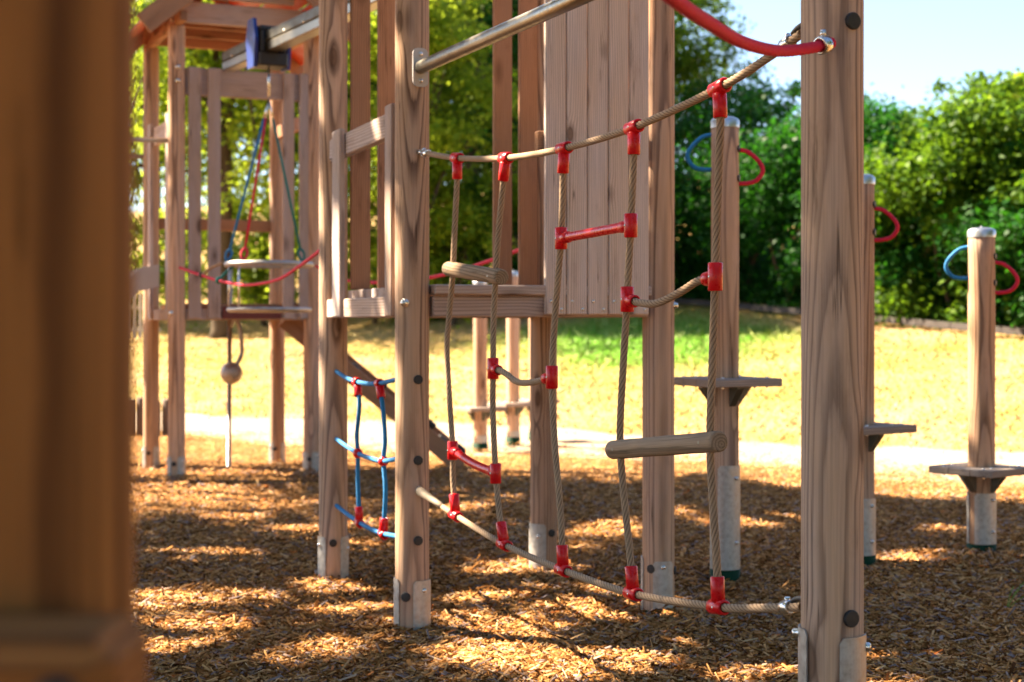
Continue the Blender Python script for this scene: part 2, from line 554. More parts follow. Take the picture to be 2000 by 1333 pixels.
    def build(self, name, mat, parent=None, origin=None):
        org = Vector(origin) if origin is not None else (ORG[parent.name] if parent is not None else Vector((0, 0, 0)))
        me = bpy.data.meshes.new(name)
        me.from_pydata([tuple(Vector(p) - org) for p in self.v], [], self.f)
        me.polygons.foreach_set('use_smooth', self.sm)
        at = me.attributes.new('gc', 'FLOAT_VECTOR', 'POINT')
        at.data.foreach_set('vector', np.array(self.g, dtype=np.float32).ravel())
        me.materials.append(M[mat])
        me.update()
        o = bpy.data.objects.new(name, me)
        COL.objects.link(o)
        if parent is not None:
            o.parent = parent
        else:
            o.location = org
        ORG[o.name] = org
        return o


def tag(o, label, cat, group=None, kind=None):
    if label: o['label'] = label
    if cat: o['category'] = cat
    if group: o['group'] = group
    if kind: o['kind'] = kind
    return o


def thing(name, loc, label, cat, group=None):
    o = bpy.data.objects.new(name, None)
    o.empty_display_size = 0.1
    o.location = loc
    COL.objects.link(o)
    ORG[o.name] = Vector(loc)
    return tag(o, label, cat, group)


def at(px, py, D):
    """Point that stands D metres ahead of the eye on the sight line through (px, py)."""
    return Vector(((px - 1000) / FPX * D, D, H - (py - YH) / FPX * D))


def zat(py, D):
    return H - (py - YH) / FPX * D


def smooth_path(pts, step):
    """Catmull-Rom through pts, resampled evenly."""
    P = [Vector(p) for p in pts]
    P = [P[0] * 2 - P[1]] + P + [P[-1] * 2 - P[-2]]
    dense = []
    for i in range(1, len(P) - 2):
        p0, p1, p2, p3 = P[i - 1:i + 3]
        for k in range(24):
            t = k / 24
            dense.append(0.5 * ((2 * p1) + (p2 - p0) * t + (2 * p0 - 5 * p1 + 4 * p2 - p3) * t * t + (3 * p1 - p0 - 3 * p2 + p3) * t ** 3))
    dense.append(P[-2])
    acc = [0.0]
    for a, b in zip(dense, dense[1:]):
        acc.append(acc[-1] + (b - a).length)
    n = max(2, int(acc[-1] / step) + 1)
    out, j = [], 0
    for k in range(n):
        s = acc[-1] * k / (n - 1)
        while j < len(acc) - 2 and acc[j + 1] < s:
            j += 1
        f = (s - acc[j]) / max(1e-9, acc[j + 1] - acc[j])
        out.append(dense[j].lerp(dense[j + 1], min(1, max(0, f))))
    return out


def laid_rope(mb, pts, R, step=0.005, lobes=6, lay=0.095, n=24):
    """A rope of twisted strands: a lobed section that turns along its length."""
    path = smooth_path(pts, step)
    def rad(i, a, L):
        return R * (0.76 + 0.24 * abs(math.cos(lobes / 2 * (a - 2 * math.pi * L / lay))) ** 0.6)
    g0 = len(mb.v)
    mb.sweep(path, rad, n)
    for i in range(g0, len(mb.v)):                             # gc.x tells strand crowns (1) from the darker grooves (0)
        cx, cy, L = mb.g[i]
        j = i - g0
        a, Lr = 2 * math.pi * (j % n) / n, (j // n)
        ring = j // n
        mb.g[i] = (abs(math.cos(lobes / 2 * (a - 2 * math.pi * (mb.g[g0 + ring * n][2] - mb.g[g0][2]) / lay))), cy, L)
    return mb


def view_dir(x, y, phi):
    """Horizontal unit vector at (x, y): phi 0 faces the eye, positive to the eye's right."""
    c = Vector((-x, -y, 0)).normalized()
    r = Vector((-c.y, c.x, 0))
    return c * math.cos(R_(phi)) + r * math.sin(R_(phi))


# ------------------------------------------------------------------ ground
def lawn_dist(x, y):
    return ((y - 16.3) + 0.695 * x) * 0.82


def terrain(x, y):
    d = lawn_dist(x, y)
    d = np.maximum(d, 0.0)
    z = 0.118 * (np.sqrt(d * d + 1.0) - 1.0)
    z = z + 0.06 * np.sin(x * 0.35 + 0.6) * np.clip(d / 6, 0, 1) + 0.04 * np.sin(x * 0.9 + y * 0.5) * np.clip(d / 6, 0, 1)
    return z * np.where(d > 40, 1.0, 1.0)


def sheet(name, xs, ys, keep, dz, mat, zfun=terrain):
    X, Y = np.meshgrid(xs, ys)
    Z = zfun(X, Y) + dz
    nx, ny = len(xs), len(ys)
    v = np.stack([X.ravel(), Y.ravel(), Z.ravel()], 1)
    i, j = np.meshgrid(np.arange(nx - 1), np.arange(ny - 1))
    a = (j * nx + i).ravel()
    q = np.stack([a, a + 1, a + nx + 1, a + nx], 1)
    if keep is not None:
        cx = v[q].mean(1)
        q = q[keep(cx[:, 0], cx[:, 1])]
        used = np.unique(q)
        remap = -np.ones(len(v), int); remap[used] = np.arange(len(used))
        v, q = v[used], remap[q]
    me = bpy.data.meshes.new(name)
    me.from_pydata(v.tolist(), [], q.tolist())
    me.polygons.foreach_set('use_smooth', [True] * len(q))
    me.materials.append(M[mat])
    o = bpy.data.objects.new(name, me)
    COL.objects.link(o)
    o['kind'] = 'structure'
    return o


def nonuni(a, b, c, fine, coarse_n):
    left = -np.geomspace(-b + 1, -a + 1, coarse_n)[::-1] + 1 if False else None
    return None


gx = np.concatenate([np.linspace(-260, -24, 24), np.arange(-22, 22.1, 0.5), np.linspace(24, 260, 24)])
gy = np.concatenate([np.linspace(-60, -4, 10), np.arange(-3, 44.1, 0.5), np.linspace(47, 340, 26)])
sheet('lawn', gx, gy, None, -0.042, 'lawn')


def chips_edge(x):
    return 12.9 - 0.62 * x + 0.35 * np.sin(x * 1.3) + 0.15 * np.sin(x * 3.7 + 1) + 0.10 * np.sin(x * 9.0)


def lawn_edge(x):
    return 16.4 - 0.695 * x + 0.30 * np.sin(x * 1.1 + 2) + 0.14 * np.sin(x * 4.1) + 0.08 * np.sin(x * 11.0)


def strip(name, lo, hi, x0, x1, dz, mat, ny=14, dx=0.2):
    xs = np.arange(x0, x1 + 1e-6, dx)
    vs, fs = [], []
    for x in xs:
        a, b = lo(x), hi(x)
        for k in range(ny):
            y = a + (b - a) * k / (ny - 1)
            vs.append((x, y, float(terrain(np.array(x), np.array(y))) + dz))
    for i in range(len(xs) - 1):
        for k in range(ny - 1):
            a = i * ny + k
            fs.append((a, a + ny, a + ny + 1, a + 1))
    me = bpy.data.meshes.new(name)
    me.from_pydata(vs, [], fs)
    me.polygons.foreach_set('use_smooth', [True] * len(fs))
    me.materials.append(M[mat])
    o = bpy.data.objects.new(name, me)
    COL.objects.link(o)
    o['kind'] = 'structure'
    return o


strip('path', lambda x: chips_edge(x) - 0.4, lawn_edge, -16, 14, -0.030, 'path')
strip('wood_chip_ground', lambda x: -4.0, chips_edge, -16, 14, -0.020, 'chipground', ny=40)


def loose_chips():
    bands = [(4.1, 5.6, 9500), (5.6, 7.2, 6500), (7.2, 9.2, 3300), (9.2, 11.5, 1700), (11.5, 15.6, 800)]
    P = []
    for y0, y1, dens in bands:
        xa = 0.334 * y1 + 0.9
        n = int(2 * xa * (y1 - y0) * dens)
        x = RNG.uniform(-xa, xa, n); y = RNG.uniform(y0, y1, n)
        k = (np.abs(x) < 0.334 * y + 0.9) & (y < chips_edge(x) + np.abs(RNG.normal(0, 0.8, n)) - 0.15)
        P.append(np.stack([x[k], y[k]], 1))
    P = np.concatenate(P)
    n = len(P)
    ln = np.clip(RNG.lognormal(math.log(0.0265), 0.48, n), 0.012, 0.095)
    wd = np.clip(RNG.lognormal(math.log(0.0062), 0.45, n), 0.004, 0.022)
    wd = np.minimum(wd, ln * 0.6)
    th = RNG.uniform(0.002, 0.0055, n)
    ang = RNG.uniform(0, 2 * np.pi, n)
    pit = RNG.normal(0, 0.25, n)
    rol = RNG.normal(0, 0.40, n)
    ca, sa, cp, sp = np.cos(ang), np.sin(ang), np.cos(pit), np.sin(pit)
    a = np.stack([ca * cp, sa * cp, sp], 1)
    s0 = np.stack([-sa, ca, np.zeros(n)], 1)
    u0 = np.cross(a, s0)
    cr, sr = np.cos(rol)[:, None], np.sin(rol)[:, None]
    s = s0 * cr + u0 * sr
    u = u0 * cr - s0 * sr
    mound = 0.014 * (np.sin(P[:, 0] * 5.1 + 1) * np.sin(P[:, 1] * 4.3) + 1)
    for px_, py_ in ((-0.354, 5.45), (0.551, 5.785), (0.142, 6.892), (-0.763, 6.557), (0.656, 3.15), (0.908, 6.55), (1.58, 6.95), (2.23, 7.3), (-2.38, 10.9), (-1.475, 11.29)):
        dd = np.hypot(P[:, 0] - px_, P[:, 1] - py_)
        mound = mound + 0.014 * np.exp(-(dd / 0.15) ** 2) * (0.6 + 0.4 * np.sin(np.arctan2(P[:, 1] - py_, P[:, 0] - px_) * 3 + px_ * 9))
    mound = mound + 0.010 * np.sin(P[:, 0] * 1.7 + 0.5) * np.sin(P[:, 1] * 1.4 + 1.0)
    z = -0.018 + mound + RNG.uniform(0, 0.016, n) + np.abs(sp) * ln * 0.35
    c = np.stack([P[:, 0], P[:, 1], z], 1)
    hl, hw = (ln / 2)[:, None], (wd / 2)[:, None]
    tt = th[:, None]
    sk = RNG.uniform(-0.3, 0.3, (n, 1))
    e0 = RNG.uniform(0.35, 1.0, (n, 1)); e1 = RNG.uniform(0.35, 1.0, (n, 1))
    v = np.stack([c - a * hl - s * hw * e0, c + a * hl - s * hw * e1, c + a * hl * 0.93 + s * hw * e1, c - a * hl * 0.95 + s * hw * e0,
                  c - a * hl * 0.9 + u * tt + s * hw * sk, c + a * hl * 0.9 + u * tt + s * hw * sk], 1).reshape(-1, 3)
    base = (np.arange(n) * 6)[:, None]
    quads = np.concatenate([base + np.array([[0, 1, 5, 4]]), base + np.array([[2, 3, 4, 5]])], 0)
    tris = np.concatenate([base + np.array([[1, 2, 5]]), base + np.array([[3, 0, 4]])], 0)
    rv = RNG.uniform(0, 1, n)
    pale = P[:, 1] + 0.42 * P[:, 0] + RNG.normal(0, 0.35, n) > 11.3      # chips past the shade edge coloured paler, sunlight painted into their tone
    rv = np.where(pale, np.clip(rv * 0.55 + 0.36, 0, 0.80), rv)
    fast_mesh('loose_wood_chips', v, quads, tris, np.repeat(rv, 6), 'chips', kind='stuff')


def fast_mesh(name, v, quads, tris, rnd, mat, parent=None, kind=None, smooth=False):
    me = bpy.data.meshes.new(name)
    me.vertices.add(len(v))
    me.vertices.foreach_set('co', np.asarray(v, dtype=np.float32).ravel())
    nq = 0 if quads is None else len(quads)
    nt_ = 0 if tris is None else len(tris)
    loops = np.concatenate(([quads.ravel()] if nq else []) + ([tris.ravel()] if nt_ else []))
    me.loops.add(len(loops))
    me.loops.foreach_set('vertex_index', loops.astype(np.int32))
    me.polygons.add(nq + nt_)
    st = np.concatenate([np.arange(nq) * 4, nq * 4 + np.arange(nt_) * 3]).astype(np.int32)
    me.polygons.foreach_set('loop_start', st)
    me.polygons.foreach_set('loop_total', np.concatenate([np.full(nq, 4), np.full(nt_, 3)]).astype(np.int32))
    if rnd is not None:
        a = me.attributes.new('rnd', 'FLOAT', 'POINT')
        a.data.foreach_set('value', np.asarray(rnd, dtype=np.float32))
    me.update(calc_edges=True)
    me.materials.append(M[mat])
    o = bpy.data.objects.new(name, me)
    COL.objects.link(o)
    if parent is not None:
        o.parent = parent
    if kind:
        o['kind'] = kind
    return o


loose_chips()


def grass_blades():
    n = 75000
    y = RNG.uniform(12.5, 36, n); x = RNG.uniform(-1, 1, n) * (0.34 * y + 1.5)
    k = y > lawn_edge(x) + RNG.normal(0, 0.35, n)
    x, y = x[k], y[k]
    n = len(x)
    z = terrain(x, y) - 0.042
    lush_shade = np.exp(-(((x - 2.3) / 2.7) ** 2 + ((y - 24.6) / 4.6) ** 2) ** 1.5)  # greener, taller blades over the lawn's painted shade patch
    h = RNG.uniform(0.012, 0.045, n) * (1 + 1.6 * (RNG.uniform(0, 1, n) > 0.97)) * (1 + 1.2 * lush_shade)
    a = RNG.uniform(0, 2 * np.pi, n)
    w = RNG.uniform(0.008, 0.02, n)
    lean = RNG.normal(0, 0.9, (n, 2)) * h[:, None]
    p0 = np.stack([x - np.cos(a) * w, y - np.sin(a) * w, z], 1)
    p1 = np.stack([x + np.cos(a) * w, y + np.sin(a) * w, z], 1)
    p2 = np.stack([x + lean[:, 0], y + lean[:, 1], z + h], 1)
    v = np.stack([p0, p1, p2], 1).reshape(-1, 3)
    t = (np.arange(n) * 3)[:, None] + np.array([[0, 1, 2]])
    patch = 0.5 + 0.28 * np.sin(x * 0.9 + 1.3) * np.sin(y * 0.7) + 0.22 * np.sin(x * 2.3 + y * 1.1)
    rnd = np.clip(np.clip(patch + 0.15 + RNG.normal(0, 0.2, n), 0, 1) * (1 - 0.9 * lush_shade), 0, 1)
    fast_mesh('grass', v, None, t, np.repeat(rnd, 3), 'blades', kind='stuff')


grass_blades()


# ------------------------------------------------------------------ trees
def leaves_at(cent, nrm, size, rng, aspect=0.62):
    """Folded kite-shaped leaves: 4 points each."""
    n = len(cent)
    t = rng.normal(0, 1, (n, 3))
    t -= nrm * (t * nrm).sum(1, keepdims=True)
    t /= np.linalg.norm(t, axis=1, keepdims=True) + 1e-9
    b = np.cross(nrm, t)
    L = (size * rng.uniform(0.65, 1.35, n))[:, None]
    W = L * aspect * 0.5
    droop = nrm * L * 0.12
    v = np.stack([cent - t * L * 0.5 - droop, cent + b * W - t * L * 0.08, cent + t * L * 0.5 - droop, cent - b * W - t * L * 0.08], 1)
    return v.reshape(-1, 3)


def crown(seed, rx, ry, rz, zc, nclump, nleaf, leaf, rc=(0.22, 0.42), fill=0.55, flat=0.65, fuzz=0.25):
    """Leaf clumps spread through an uneven ellipsoid, denser towards the outside."""
    rng = np.random.default_rng(seed)
    d = rng.normal(0, 1, (nclump, 3)); d /= np.linalg.norm(d, axis=1, keepdims=True)
    rad = rng.uniform(0, 1, nclump) ** fill
    lump = 1 + 0.22 * np.sin(d[:, 0] * 4 + seed) * np.sin(d[:, 2] * 3 + seed * 1.7)
    cc = d * (rad * lump)[:, None] * np.array([rx, ry, rz]) + np.array([0, 0, zc])
    cr = rng.uniform(*rc, nclump) * min(rx, rz)
    w = cr ** 2.2; w /= w.sum()
    sp = rng.uniform(0, 1, nclump) < 0.10                      # a few sprigs reach out of the outline
    cc[sp] = (cc[sp] - np.array([0, 0, zc])) * rng.uniform(1.1, 1.38, (int(sp.sum()), 1)) + np.array([0, 0, zc])
    cr[sp] *= 0.55
    w = cr ** 2.2; w /= w.sum()
    ci = rng.choice(nclump, nleaf, p=w)
    e = rng.normal(0, 1, (nleaf, 3)); e /= np.linalg.norm(e, axis=1, keepdims=True)
    r = rng.uniform(0, 1, nleaf) ** 0.45 * (1 + fuzz * rng.normal(0, 1, nleaf))
    pos = cc[ci] + e * (cr[ci] * r)[:, None] * np.array([1, 1, flat])
    nr = e * 0.5 + np.array([0, 0, 0.55]) + rng.normal(0, 0.55, (nleaf, 3))
    nr /= np.linalg.norm(nr, axis=1, keepdims=True)
    v = leaves_at(pos, nr, leaf, rng)
    rnd = np.clip(0.45 + rng.normal(0, 0.22, nleaf) + 0.18 * np.sin(ci * 2.3), 0, 1)
    return v, np.repeat(rnd, 4), cc, cr


def trunk_mb(seed, base, h, r, cc, nlimb, lean=0.3):
    rng = np.random.default_rng(seed + 500)
    mb = MB()
    b = Vector(base)
    top = b + Vector((rng.normal(0, lean), rng.normal(0, lean), h))
    mid = b.lerp(top, 0.5) + Vector((rng.normal(0, 0.12), rng.normal(0, 0.12), 0))
    path = smooth_path([b - Vector((0, 0, 0.15)), b.lerp(mid, 0.5), mid, top], 0.25)
    m = len(path)
    mb.tube(path, [r * (1.25 if i == 0 else 1.0 - 0.75 * i / (m - 1)) for i in range(m)], 10)
    for c in rng.choice(len(cc), min(nlimb, len(cc)), replace=False):
        k = int(m * rng.uniform(0.35, 0.92))
        s = path[k]
        e = b + Vector(cc[c])
        md = s.lerp(e, 0.5) + Vector((0, 0, 0.12 * (e - s).length))
        pp = smooth_path([s, md, e], 0.35)
        rr = r * (1.0 - 0.75 * k / (m - 1)) * 0.6
        mb.tube(pp, [rr * (1 - 0.8 * i / (len(pp) - 1)) for i in range(len(pp))], 6)
    return mb


def sun_foot(p):
    """Where the sun's ray through p meets the ground plane."""
    k = p[..., 2] / TO_SUN.z
    return p[..., 0] - TO_SUN.x * k, p[..., 1] - TO_SUN.y * k


GAPS = []                                  # openings in the shade canopy: ground ellipses the sun reaches
for x0, x1, y0, y1 in [(150, 400, 1162, 1192), (420, 560, 1166, 1184), (570, 700, 1142, 1166), (600, 770, 1176, 1202), (300, 520, 1206, 1222), (580, 700, 1192, 1216), (720, 800, 1222, 1242), (600, 745, 1256, 1286),
                       (560, 725, 1022, 1042), (688, 772, 1056, 1068), (930, 1056, 1096, 1130), (925, 1100, 1156, 1186), (885, 1110, 1198, 1236), (930, 1035, 1236, 1262),
                       (880, 1110, 1272, 1308), (1030, 1190, 1290, 1345), (265, 395, 1242, 1272), (320, 378, 956, 968), (270, 335, 928, 942),
                       (1130, 1255, 1022, 1048), (1310, 1390, 992, 1012), (1395, 1560, 1006, 1028), (1060, 1225, 1160, 1215), 
                       (1195, 1325, 1282, 1304), (1430, 1505, 1308, 1340), (1732, 1818, 1088, 1108), (1825, 1908, 1078, 1094), (1812, 1872, 1028, 1040),
                       (1715, 1752, 1282, 1294), (860, 960, 985, 1000), (420, 520, 1005, 1018), (1100, 1200, 1062, 1074), (330, 470, 1080, 1092), (960, 1100, 960, 972)]:
    d0, d1 = 3300.0 / (y1 - YH), 3300.0 / (y0 - YH)
    dm = (d0 + d1) / 2
    GAPS.append((((x0 + x1) / 2 - 1000) / FPX * dm, dm, (x1 - x0) / 2 / FPX * dm, (d1 - d0) / 2))
for px, py, D, rr in [(783, 95, 5.42, 0.06), (786, 482, 5.42, 0.08), (690, 275, 6.3, 0.05), (735, 240, 5.8, 0.05), (762, 430, 5.5, 0.04), (664, 420, 6.3, 0.04),
                      (692, 598, 6.2, 0.028), (735, 600, 5.7, 0.022), (628, 210, 6.5, 0.07), (628, 420, 6.5, 0.06), (630, 780, 6.5, 0.09), (1050, 300, 4.7, 0.10), (1122, 460, 4.55, 0.05), (1212, 446, 4.3, 0.05),
                      (1480, 130, 3.6, 0.08), (1905, 755, 7.25, 0.07), (1400, 560, 6.5, 0.07), (540, 260, 12.2, 0.25), (540, 420, 12.2, 0.3), (335, 330, 10.85, 0.08), (935, 535, 5.1, 0.05), (1290, 870, 4.1, 0.05),
                      (1040, 1060, 6.9, 0.07), (1265, 1130, 5.75, 0.05), (780, 830, 5.4, 0.05), (1000, 1080, 5.0, 0.08), (878, 700, 5.2, 0.06)]:
    q = at(px, py, D)
    fx, fy = q.x - TO_SUN.x * q.z / TO_SUN.z, q.y - TO_SUN.y * q.z / TO_SUN.z
    GAPS.append((fx, fy, rr * 1.25, rr))


def in_gap(fx, fy):
    """True where the canopy is open: the listed openings, a thinner fringe round them, and everything past the shade's far edge."""
    wob = 0.55 * np.sin(fx * 7.1 + fy * 3.3 + 1.1 * np.sin(fy * 9.0)) + 0.40 * np.sin(fy * 19.0 - fx * 8.0 + 1.0) + 0.35 * np.sin(fx * 27.0 + fy * 21.0 + 2.0 * np.sin(fx * 6.0))
    out = fy + 0.42 * fx + 0.18 * np.sin(fx * 2.1) + 0.12 * np.sin(fx * 5.3 + 1.0) > 10.75
    rng = np.random.default_rng(909)
    thin = rng.uniform(0, 1, len(fx)) < 0.62
    for cx, cy, rx, ry in GAPS:
        dx, dy = fx - cx, fy - cy
        q = ((dx - 0.5 * dy) / (rx * 1.12 + 0.02)) ** 2 + ((dy + 0.10 * dx) / (ry + 0.03)) ** 2 + wob
        out |= q < 1.0
        out |= (q < 2.3) & thin
    return out




def tree(name, x, y, kind, seed, rx, rz, zc, nclump, nleaf, leaf, mat, trunk_h, trunk_r, label, cat, group, limbs=9, rot=0.0, fill=0.55, rc=(0.22, 0.42), flat=0.65, lean=0.3, fuzz=0.25):
    z = float(terrain(np.array(x), np.array(y)))
    root = thing(name, (x, y, z), label, cat, group)
    v, rnd, cc, cr = crown(seed, rx, rx, rz, zc, nclump, nleaf, leaf, rc, fill, flat, fuzz)
    if kind == 'shade':
        c4 = v.reshape(-1, 4, 3)
        fx, fy = sun_foot(c4.mean(1) + np.array([x, y, z]))
        keep = ~in_gap(fx, fy)
        v, rnd, nleaf = c4[keep].reshape(-1, 3), rnd.reshape(-1, 4)[keep].ravel(), int(keep.sum())
    q = (np.arange(nleaf) * 4)[:, None] + np.array([[0, 1, 2, 3]])
    fast_mesh('crown', v, q, None, rnd, mat, root)
    tm = trunk_mb(seed, (x, y, z), trunk_h, trunk_r, cc, limbs, lean)
    tm.build('trunk', 'bark', root)
    return root


def tree_px(name, px, D, *a, **k):
    return tree(name, (px - 1000) / FPX * D, D, *a, **k)


# tall trees on the left and behind the towers
TG = 'tall trees beyond the lawn'
tall = [
    (150, 37, 31, 'leaf', 'green tall tree farthest left, glimpsed beside the near brown post'),
    (432, 31, 32, 'leafy', 'tall tree with bare leaning trunk seen between the slats of the roofed tower'),
    (560, 38, 33, 'leaf', 'tall green tree standing behind the hanging double disc'),
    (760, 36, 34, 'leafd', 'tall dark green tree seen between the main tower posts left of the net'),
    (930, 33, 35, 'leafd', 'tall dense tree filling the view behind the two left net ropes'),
    (1130, 38, 36, 'leaf', 'tall tree mostly hidden behind the plank panel of the main tower'),
    (300, 45, 81, 'leafy', 'tall tree of the back row behind the roofed tower'),
    (660, 44, 82, 'leaf', 'tall tree of the back row behind the left edge of the main tower'),
    (850, 46, 83, 'leafd', 'tall tree of the back row showing over the turning bar flange'),
    (1010, 45, 84, 'leaf', 'tall tree of the back row behind the balusters'),
    (1190, 46, 85, 'leaf', 'tall tree of the back row behind the right edge of the plank panel'),
]
for px, D, sd, mt, lb in tall:
    tree_px('tall_tree', px, D, 'tall', sd, 3.6, 4.6, 6.6, 75, 22000, 0.155, mt, 9.0, 0.22, lb, 'tree', TG, limbs=14)
tree('lawn_tree', -1.7, 28.0, 'lawn', 91, 2.1, 1.9, 4.5, 60, 17000, 0.13, 'leafy', 4.2, 0.11, 'round sunlit tree on the lawn behind the left net ropes', 'tree', limbs=12, group=None)
# lower bushes at their feet
BG = 'bushes below the tall trees'
bush = [
    (250, 36, 41, 'leafy', 1.9, 1.7, 'low sunlit bush at the left edge beside the metal slide'),
    (520, 33, 42, 'leafy', 2.0, 2.0, 'bright bush behind the roofed tower at lawn level'),
    (735, 31, 43, 'leafy', 1.8, 1.7, 'small bright bush seen between the left posts of the main tower'),
    (885, 29, 44, 'leafy', 1.7, 1.8, 'pale sunlit bush behind the uppermost wooden rung of the net'),
    (1010, 31, 45, 'leafd', 2.0, 2.2, 'dark bush behind the tower slats at the lawn edge'),
    (1190, 32, 46, 'leafd', 2.1, 2.2, 'dark bush hidden behind the plank panel'),
]
for px, D, sd, mt, rx, rz, lb in bush:
    tree_px('bush', px, D, 'bush', sd, rx, rz, 1.6, 36, 11000, 0.12, mt, 1.6, 0.06, lb, 'bush', BG, limbs=7)
# thicket on the right behind the dark edging
HG = 'thicket of shrubs along the edging'
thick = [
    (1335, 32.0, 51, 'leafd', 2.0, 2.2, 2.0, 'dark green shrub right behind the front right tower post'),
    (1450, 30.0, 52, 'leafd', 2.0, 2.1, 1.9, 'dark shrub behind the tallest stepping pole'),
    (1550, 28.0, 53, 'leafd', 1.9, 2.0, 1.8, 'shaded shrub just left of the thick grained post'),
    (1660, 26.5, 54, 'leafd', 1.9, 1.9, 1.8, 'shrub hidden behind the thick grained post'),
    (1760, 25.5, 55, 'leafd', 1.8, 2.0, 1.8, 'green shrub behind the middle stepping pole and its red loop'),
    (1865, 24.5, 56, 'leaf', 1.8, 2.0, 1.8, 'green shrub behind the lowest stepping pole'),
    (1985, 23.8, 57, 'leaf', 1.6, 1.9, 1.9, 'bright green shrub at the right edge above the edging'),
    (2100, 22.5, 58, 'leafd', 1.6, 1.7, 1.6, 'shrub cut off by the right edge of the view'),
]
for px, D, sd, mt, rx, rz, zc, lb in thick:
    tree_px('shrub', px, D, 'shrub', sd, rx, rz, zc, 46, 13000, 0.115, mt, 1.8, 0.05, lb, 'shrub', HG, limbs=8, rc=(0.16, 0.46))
# taller growth over the thicket
UG = 'small trees rising over the thicket'
over = [
    (1345, 36.0, 61, 'leaf', 1.7, 3.0, 4.4, 44, 6500, 'loose tall tree rising right beside the plank tower against the sky'),
    (1470, 34.0, 62, 'leafd', 1.5, 1.4, 3.0, 34, 6000, 'sparse small tree above the tallest stepping pole'),
    (1755, 29.0, 63, 'leaf', 1.5, 0.9, 2.5, 34, 8000, 'round small tree over the middle stepping pole'),
    (1885, 25.8, 64, 'leafy', 1.3, 0.9, 2.3, 38, 9000, 'sunlit yellow-green tree above the lowest stepping pole'),
    (1995, 24.6, 65, 'leafy', 1.3, 1.15, 2.6, 42, 11000, 'tallest yellow-green tree at the right edge'),
]
for px, D, sd, mt, rx, rz, zc, nc, nl, lb in over:
    tree_px('small_tree', px, D, 'small', sd, rx, rz, zc, nc, nl, 0.115, mt, zc, 0.08, lb, 'tree', UG, limbs=12, rc=(0.2, 0.36))
# big shade trees left of the play area, whose shadow covers the chips
SG = 'shade trees left of the play area'
shade = [
    (-6.0, 3.8, 71, 4.0, 6.6, 'tall shade tree standing left of the camera'),
    (-7.4, 8.8, 72, 4.0, 6.6, 'tall shade tree standing left of the roofed tower'),
    (-4.6, -1.4, 73, 3.6, 6.3, 'tall shade tree standing behind the camera on the left'),
    (-5.0, 12.6, 74, 3.4, 6.7, 'tall shade tree standing left of the bar posts'),
    (-11.0, 5.4, 75, 3.8, 6.6, 'tall shade tree farthest left of the play area'),
]
for x, y, sd, rx, zc, lb in shade:
    tree('shade_tree', x, y, 'shade', sd, rx, 1.5, zc, 110, 46000, 0.13, 'leaf', 6.0, 0.2, lb, 'tree', SG, limbs=16, fill=0.5, rc=(0.38, 0.66), flat=0.55, fuzz=0.10)


for x, y, sd, lb in [(-6.5, -7.5, 76, 'added sky-blocking tree behind the camera, farthest left of the row'), (-0.5, -8.5, 77, 'added sky-blocking tree straight behind the camera'), (9.0, -6.5, 78, 'added sky-blocking tree behind the camera on the right'), (9.5, -1.5, 79, 'added sky-blocking tree to the right of the camera'), (10.5, 4.0, 80, 'added sky-blocking tree right of the stepping poles, out of view')]:  # unseen trees added behind and to the right to hold back skylight
    tree('shade_tree', x, y, 'rear', sd, 3.3, 3.4, 4.6, 70, 14000, 0.26, 'leafd', 6.5, 0.2, lb, 'tree', 'unseen trees added to block skylight', limbs=10)


def undergrowth():
    rng = np.random.default_rng(400)
    n = 62000
    line = np.array([(0.2, 36.0), (1.8, 34.0), (3.5, 30.8), (5.6, 26.8), (7.7, 22.8), (10.2, 18.6)])
    seg = rng.integers(0, 5, n); t = rng.uniform(0, 1, n)[:, None]
    p = line[seg] * (1 - t) + line[seg + 1] * t
    p = p + np.array([0.88, 0.47]) * (0.05 + 8.0 * rng.uniform(0, 1, n) ** 1.6)[:, None]
    hmax = 0.55 + 0.35 * np.sin(p[:, 0] * 3.1) * np.sin(p[:, 1] * 1.7) + 0.3 * np.sin(p[:, 0] * 7.0 + p[:, 1] * 4.0)
    z = terrain(p[:, 0], p[:, 1]) + np.clip(hmax, 0.15, 1.4) * rng.uniform(0, 1, n) ** 0.8 * 1.3
    nr = np.array([0, -0.2, 0.7]) + rng.normal(0, 0.6, (n, 3))
    nr /= np.linalg.norm(nr, axis=1, keepdims=True)
    v = leaves_at(np.stack([p[:, 0], p[:, 1], z], 1), nr, 0.12, rng, 0.5)
    q = (np.arange(n) * 4)[:, None] + np.array([[0, 1, 2, 3]])
    rnd = np.clip(0.5 + rng.normal(0, 0.25, n), 0, 1)
    fast_mesh('undergrowth', v, q, None, np.repeat(rnd, 4), 'leafd', kind='stuff')


undergrowth()


# ------------------------------------------------------------------ timber edging and far details
def edging():
    pts = [(1.2, 33.5), (3.2, 30.0), (5.2, 26.0), (7.3, 22.0), (9.6, 18.2)]
    mb = MB()
    path = smooth_path([(x, y, float(terrain(np.array(x), np.array(y)))) for x, y in pts], 0.7)
    for a, b in zip(path, path[1:]):
        d = (b - a).normalized()
        mb.bar(a + Vector((0, 0, 0.07)) + d * 0.006, b + Vector((0, 0, 0.07)) - d * 0.006, 0.10, 0.06)
    o = mb.build('timber_edging', 'soil', None, path[0])
    tag(o, 'dark timber edging between the lawn and the thicket', 'edging')


edging()


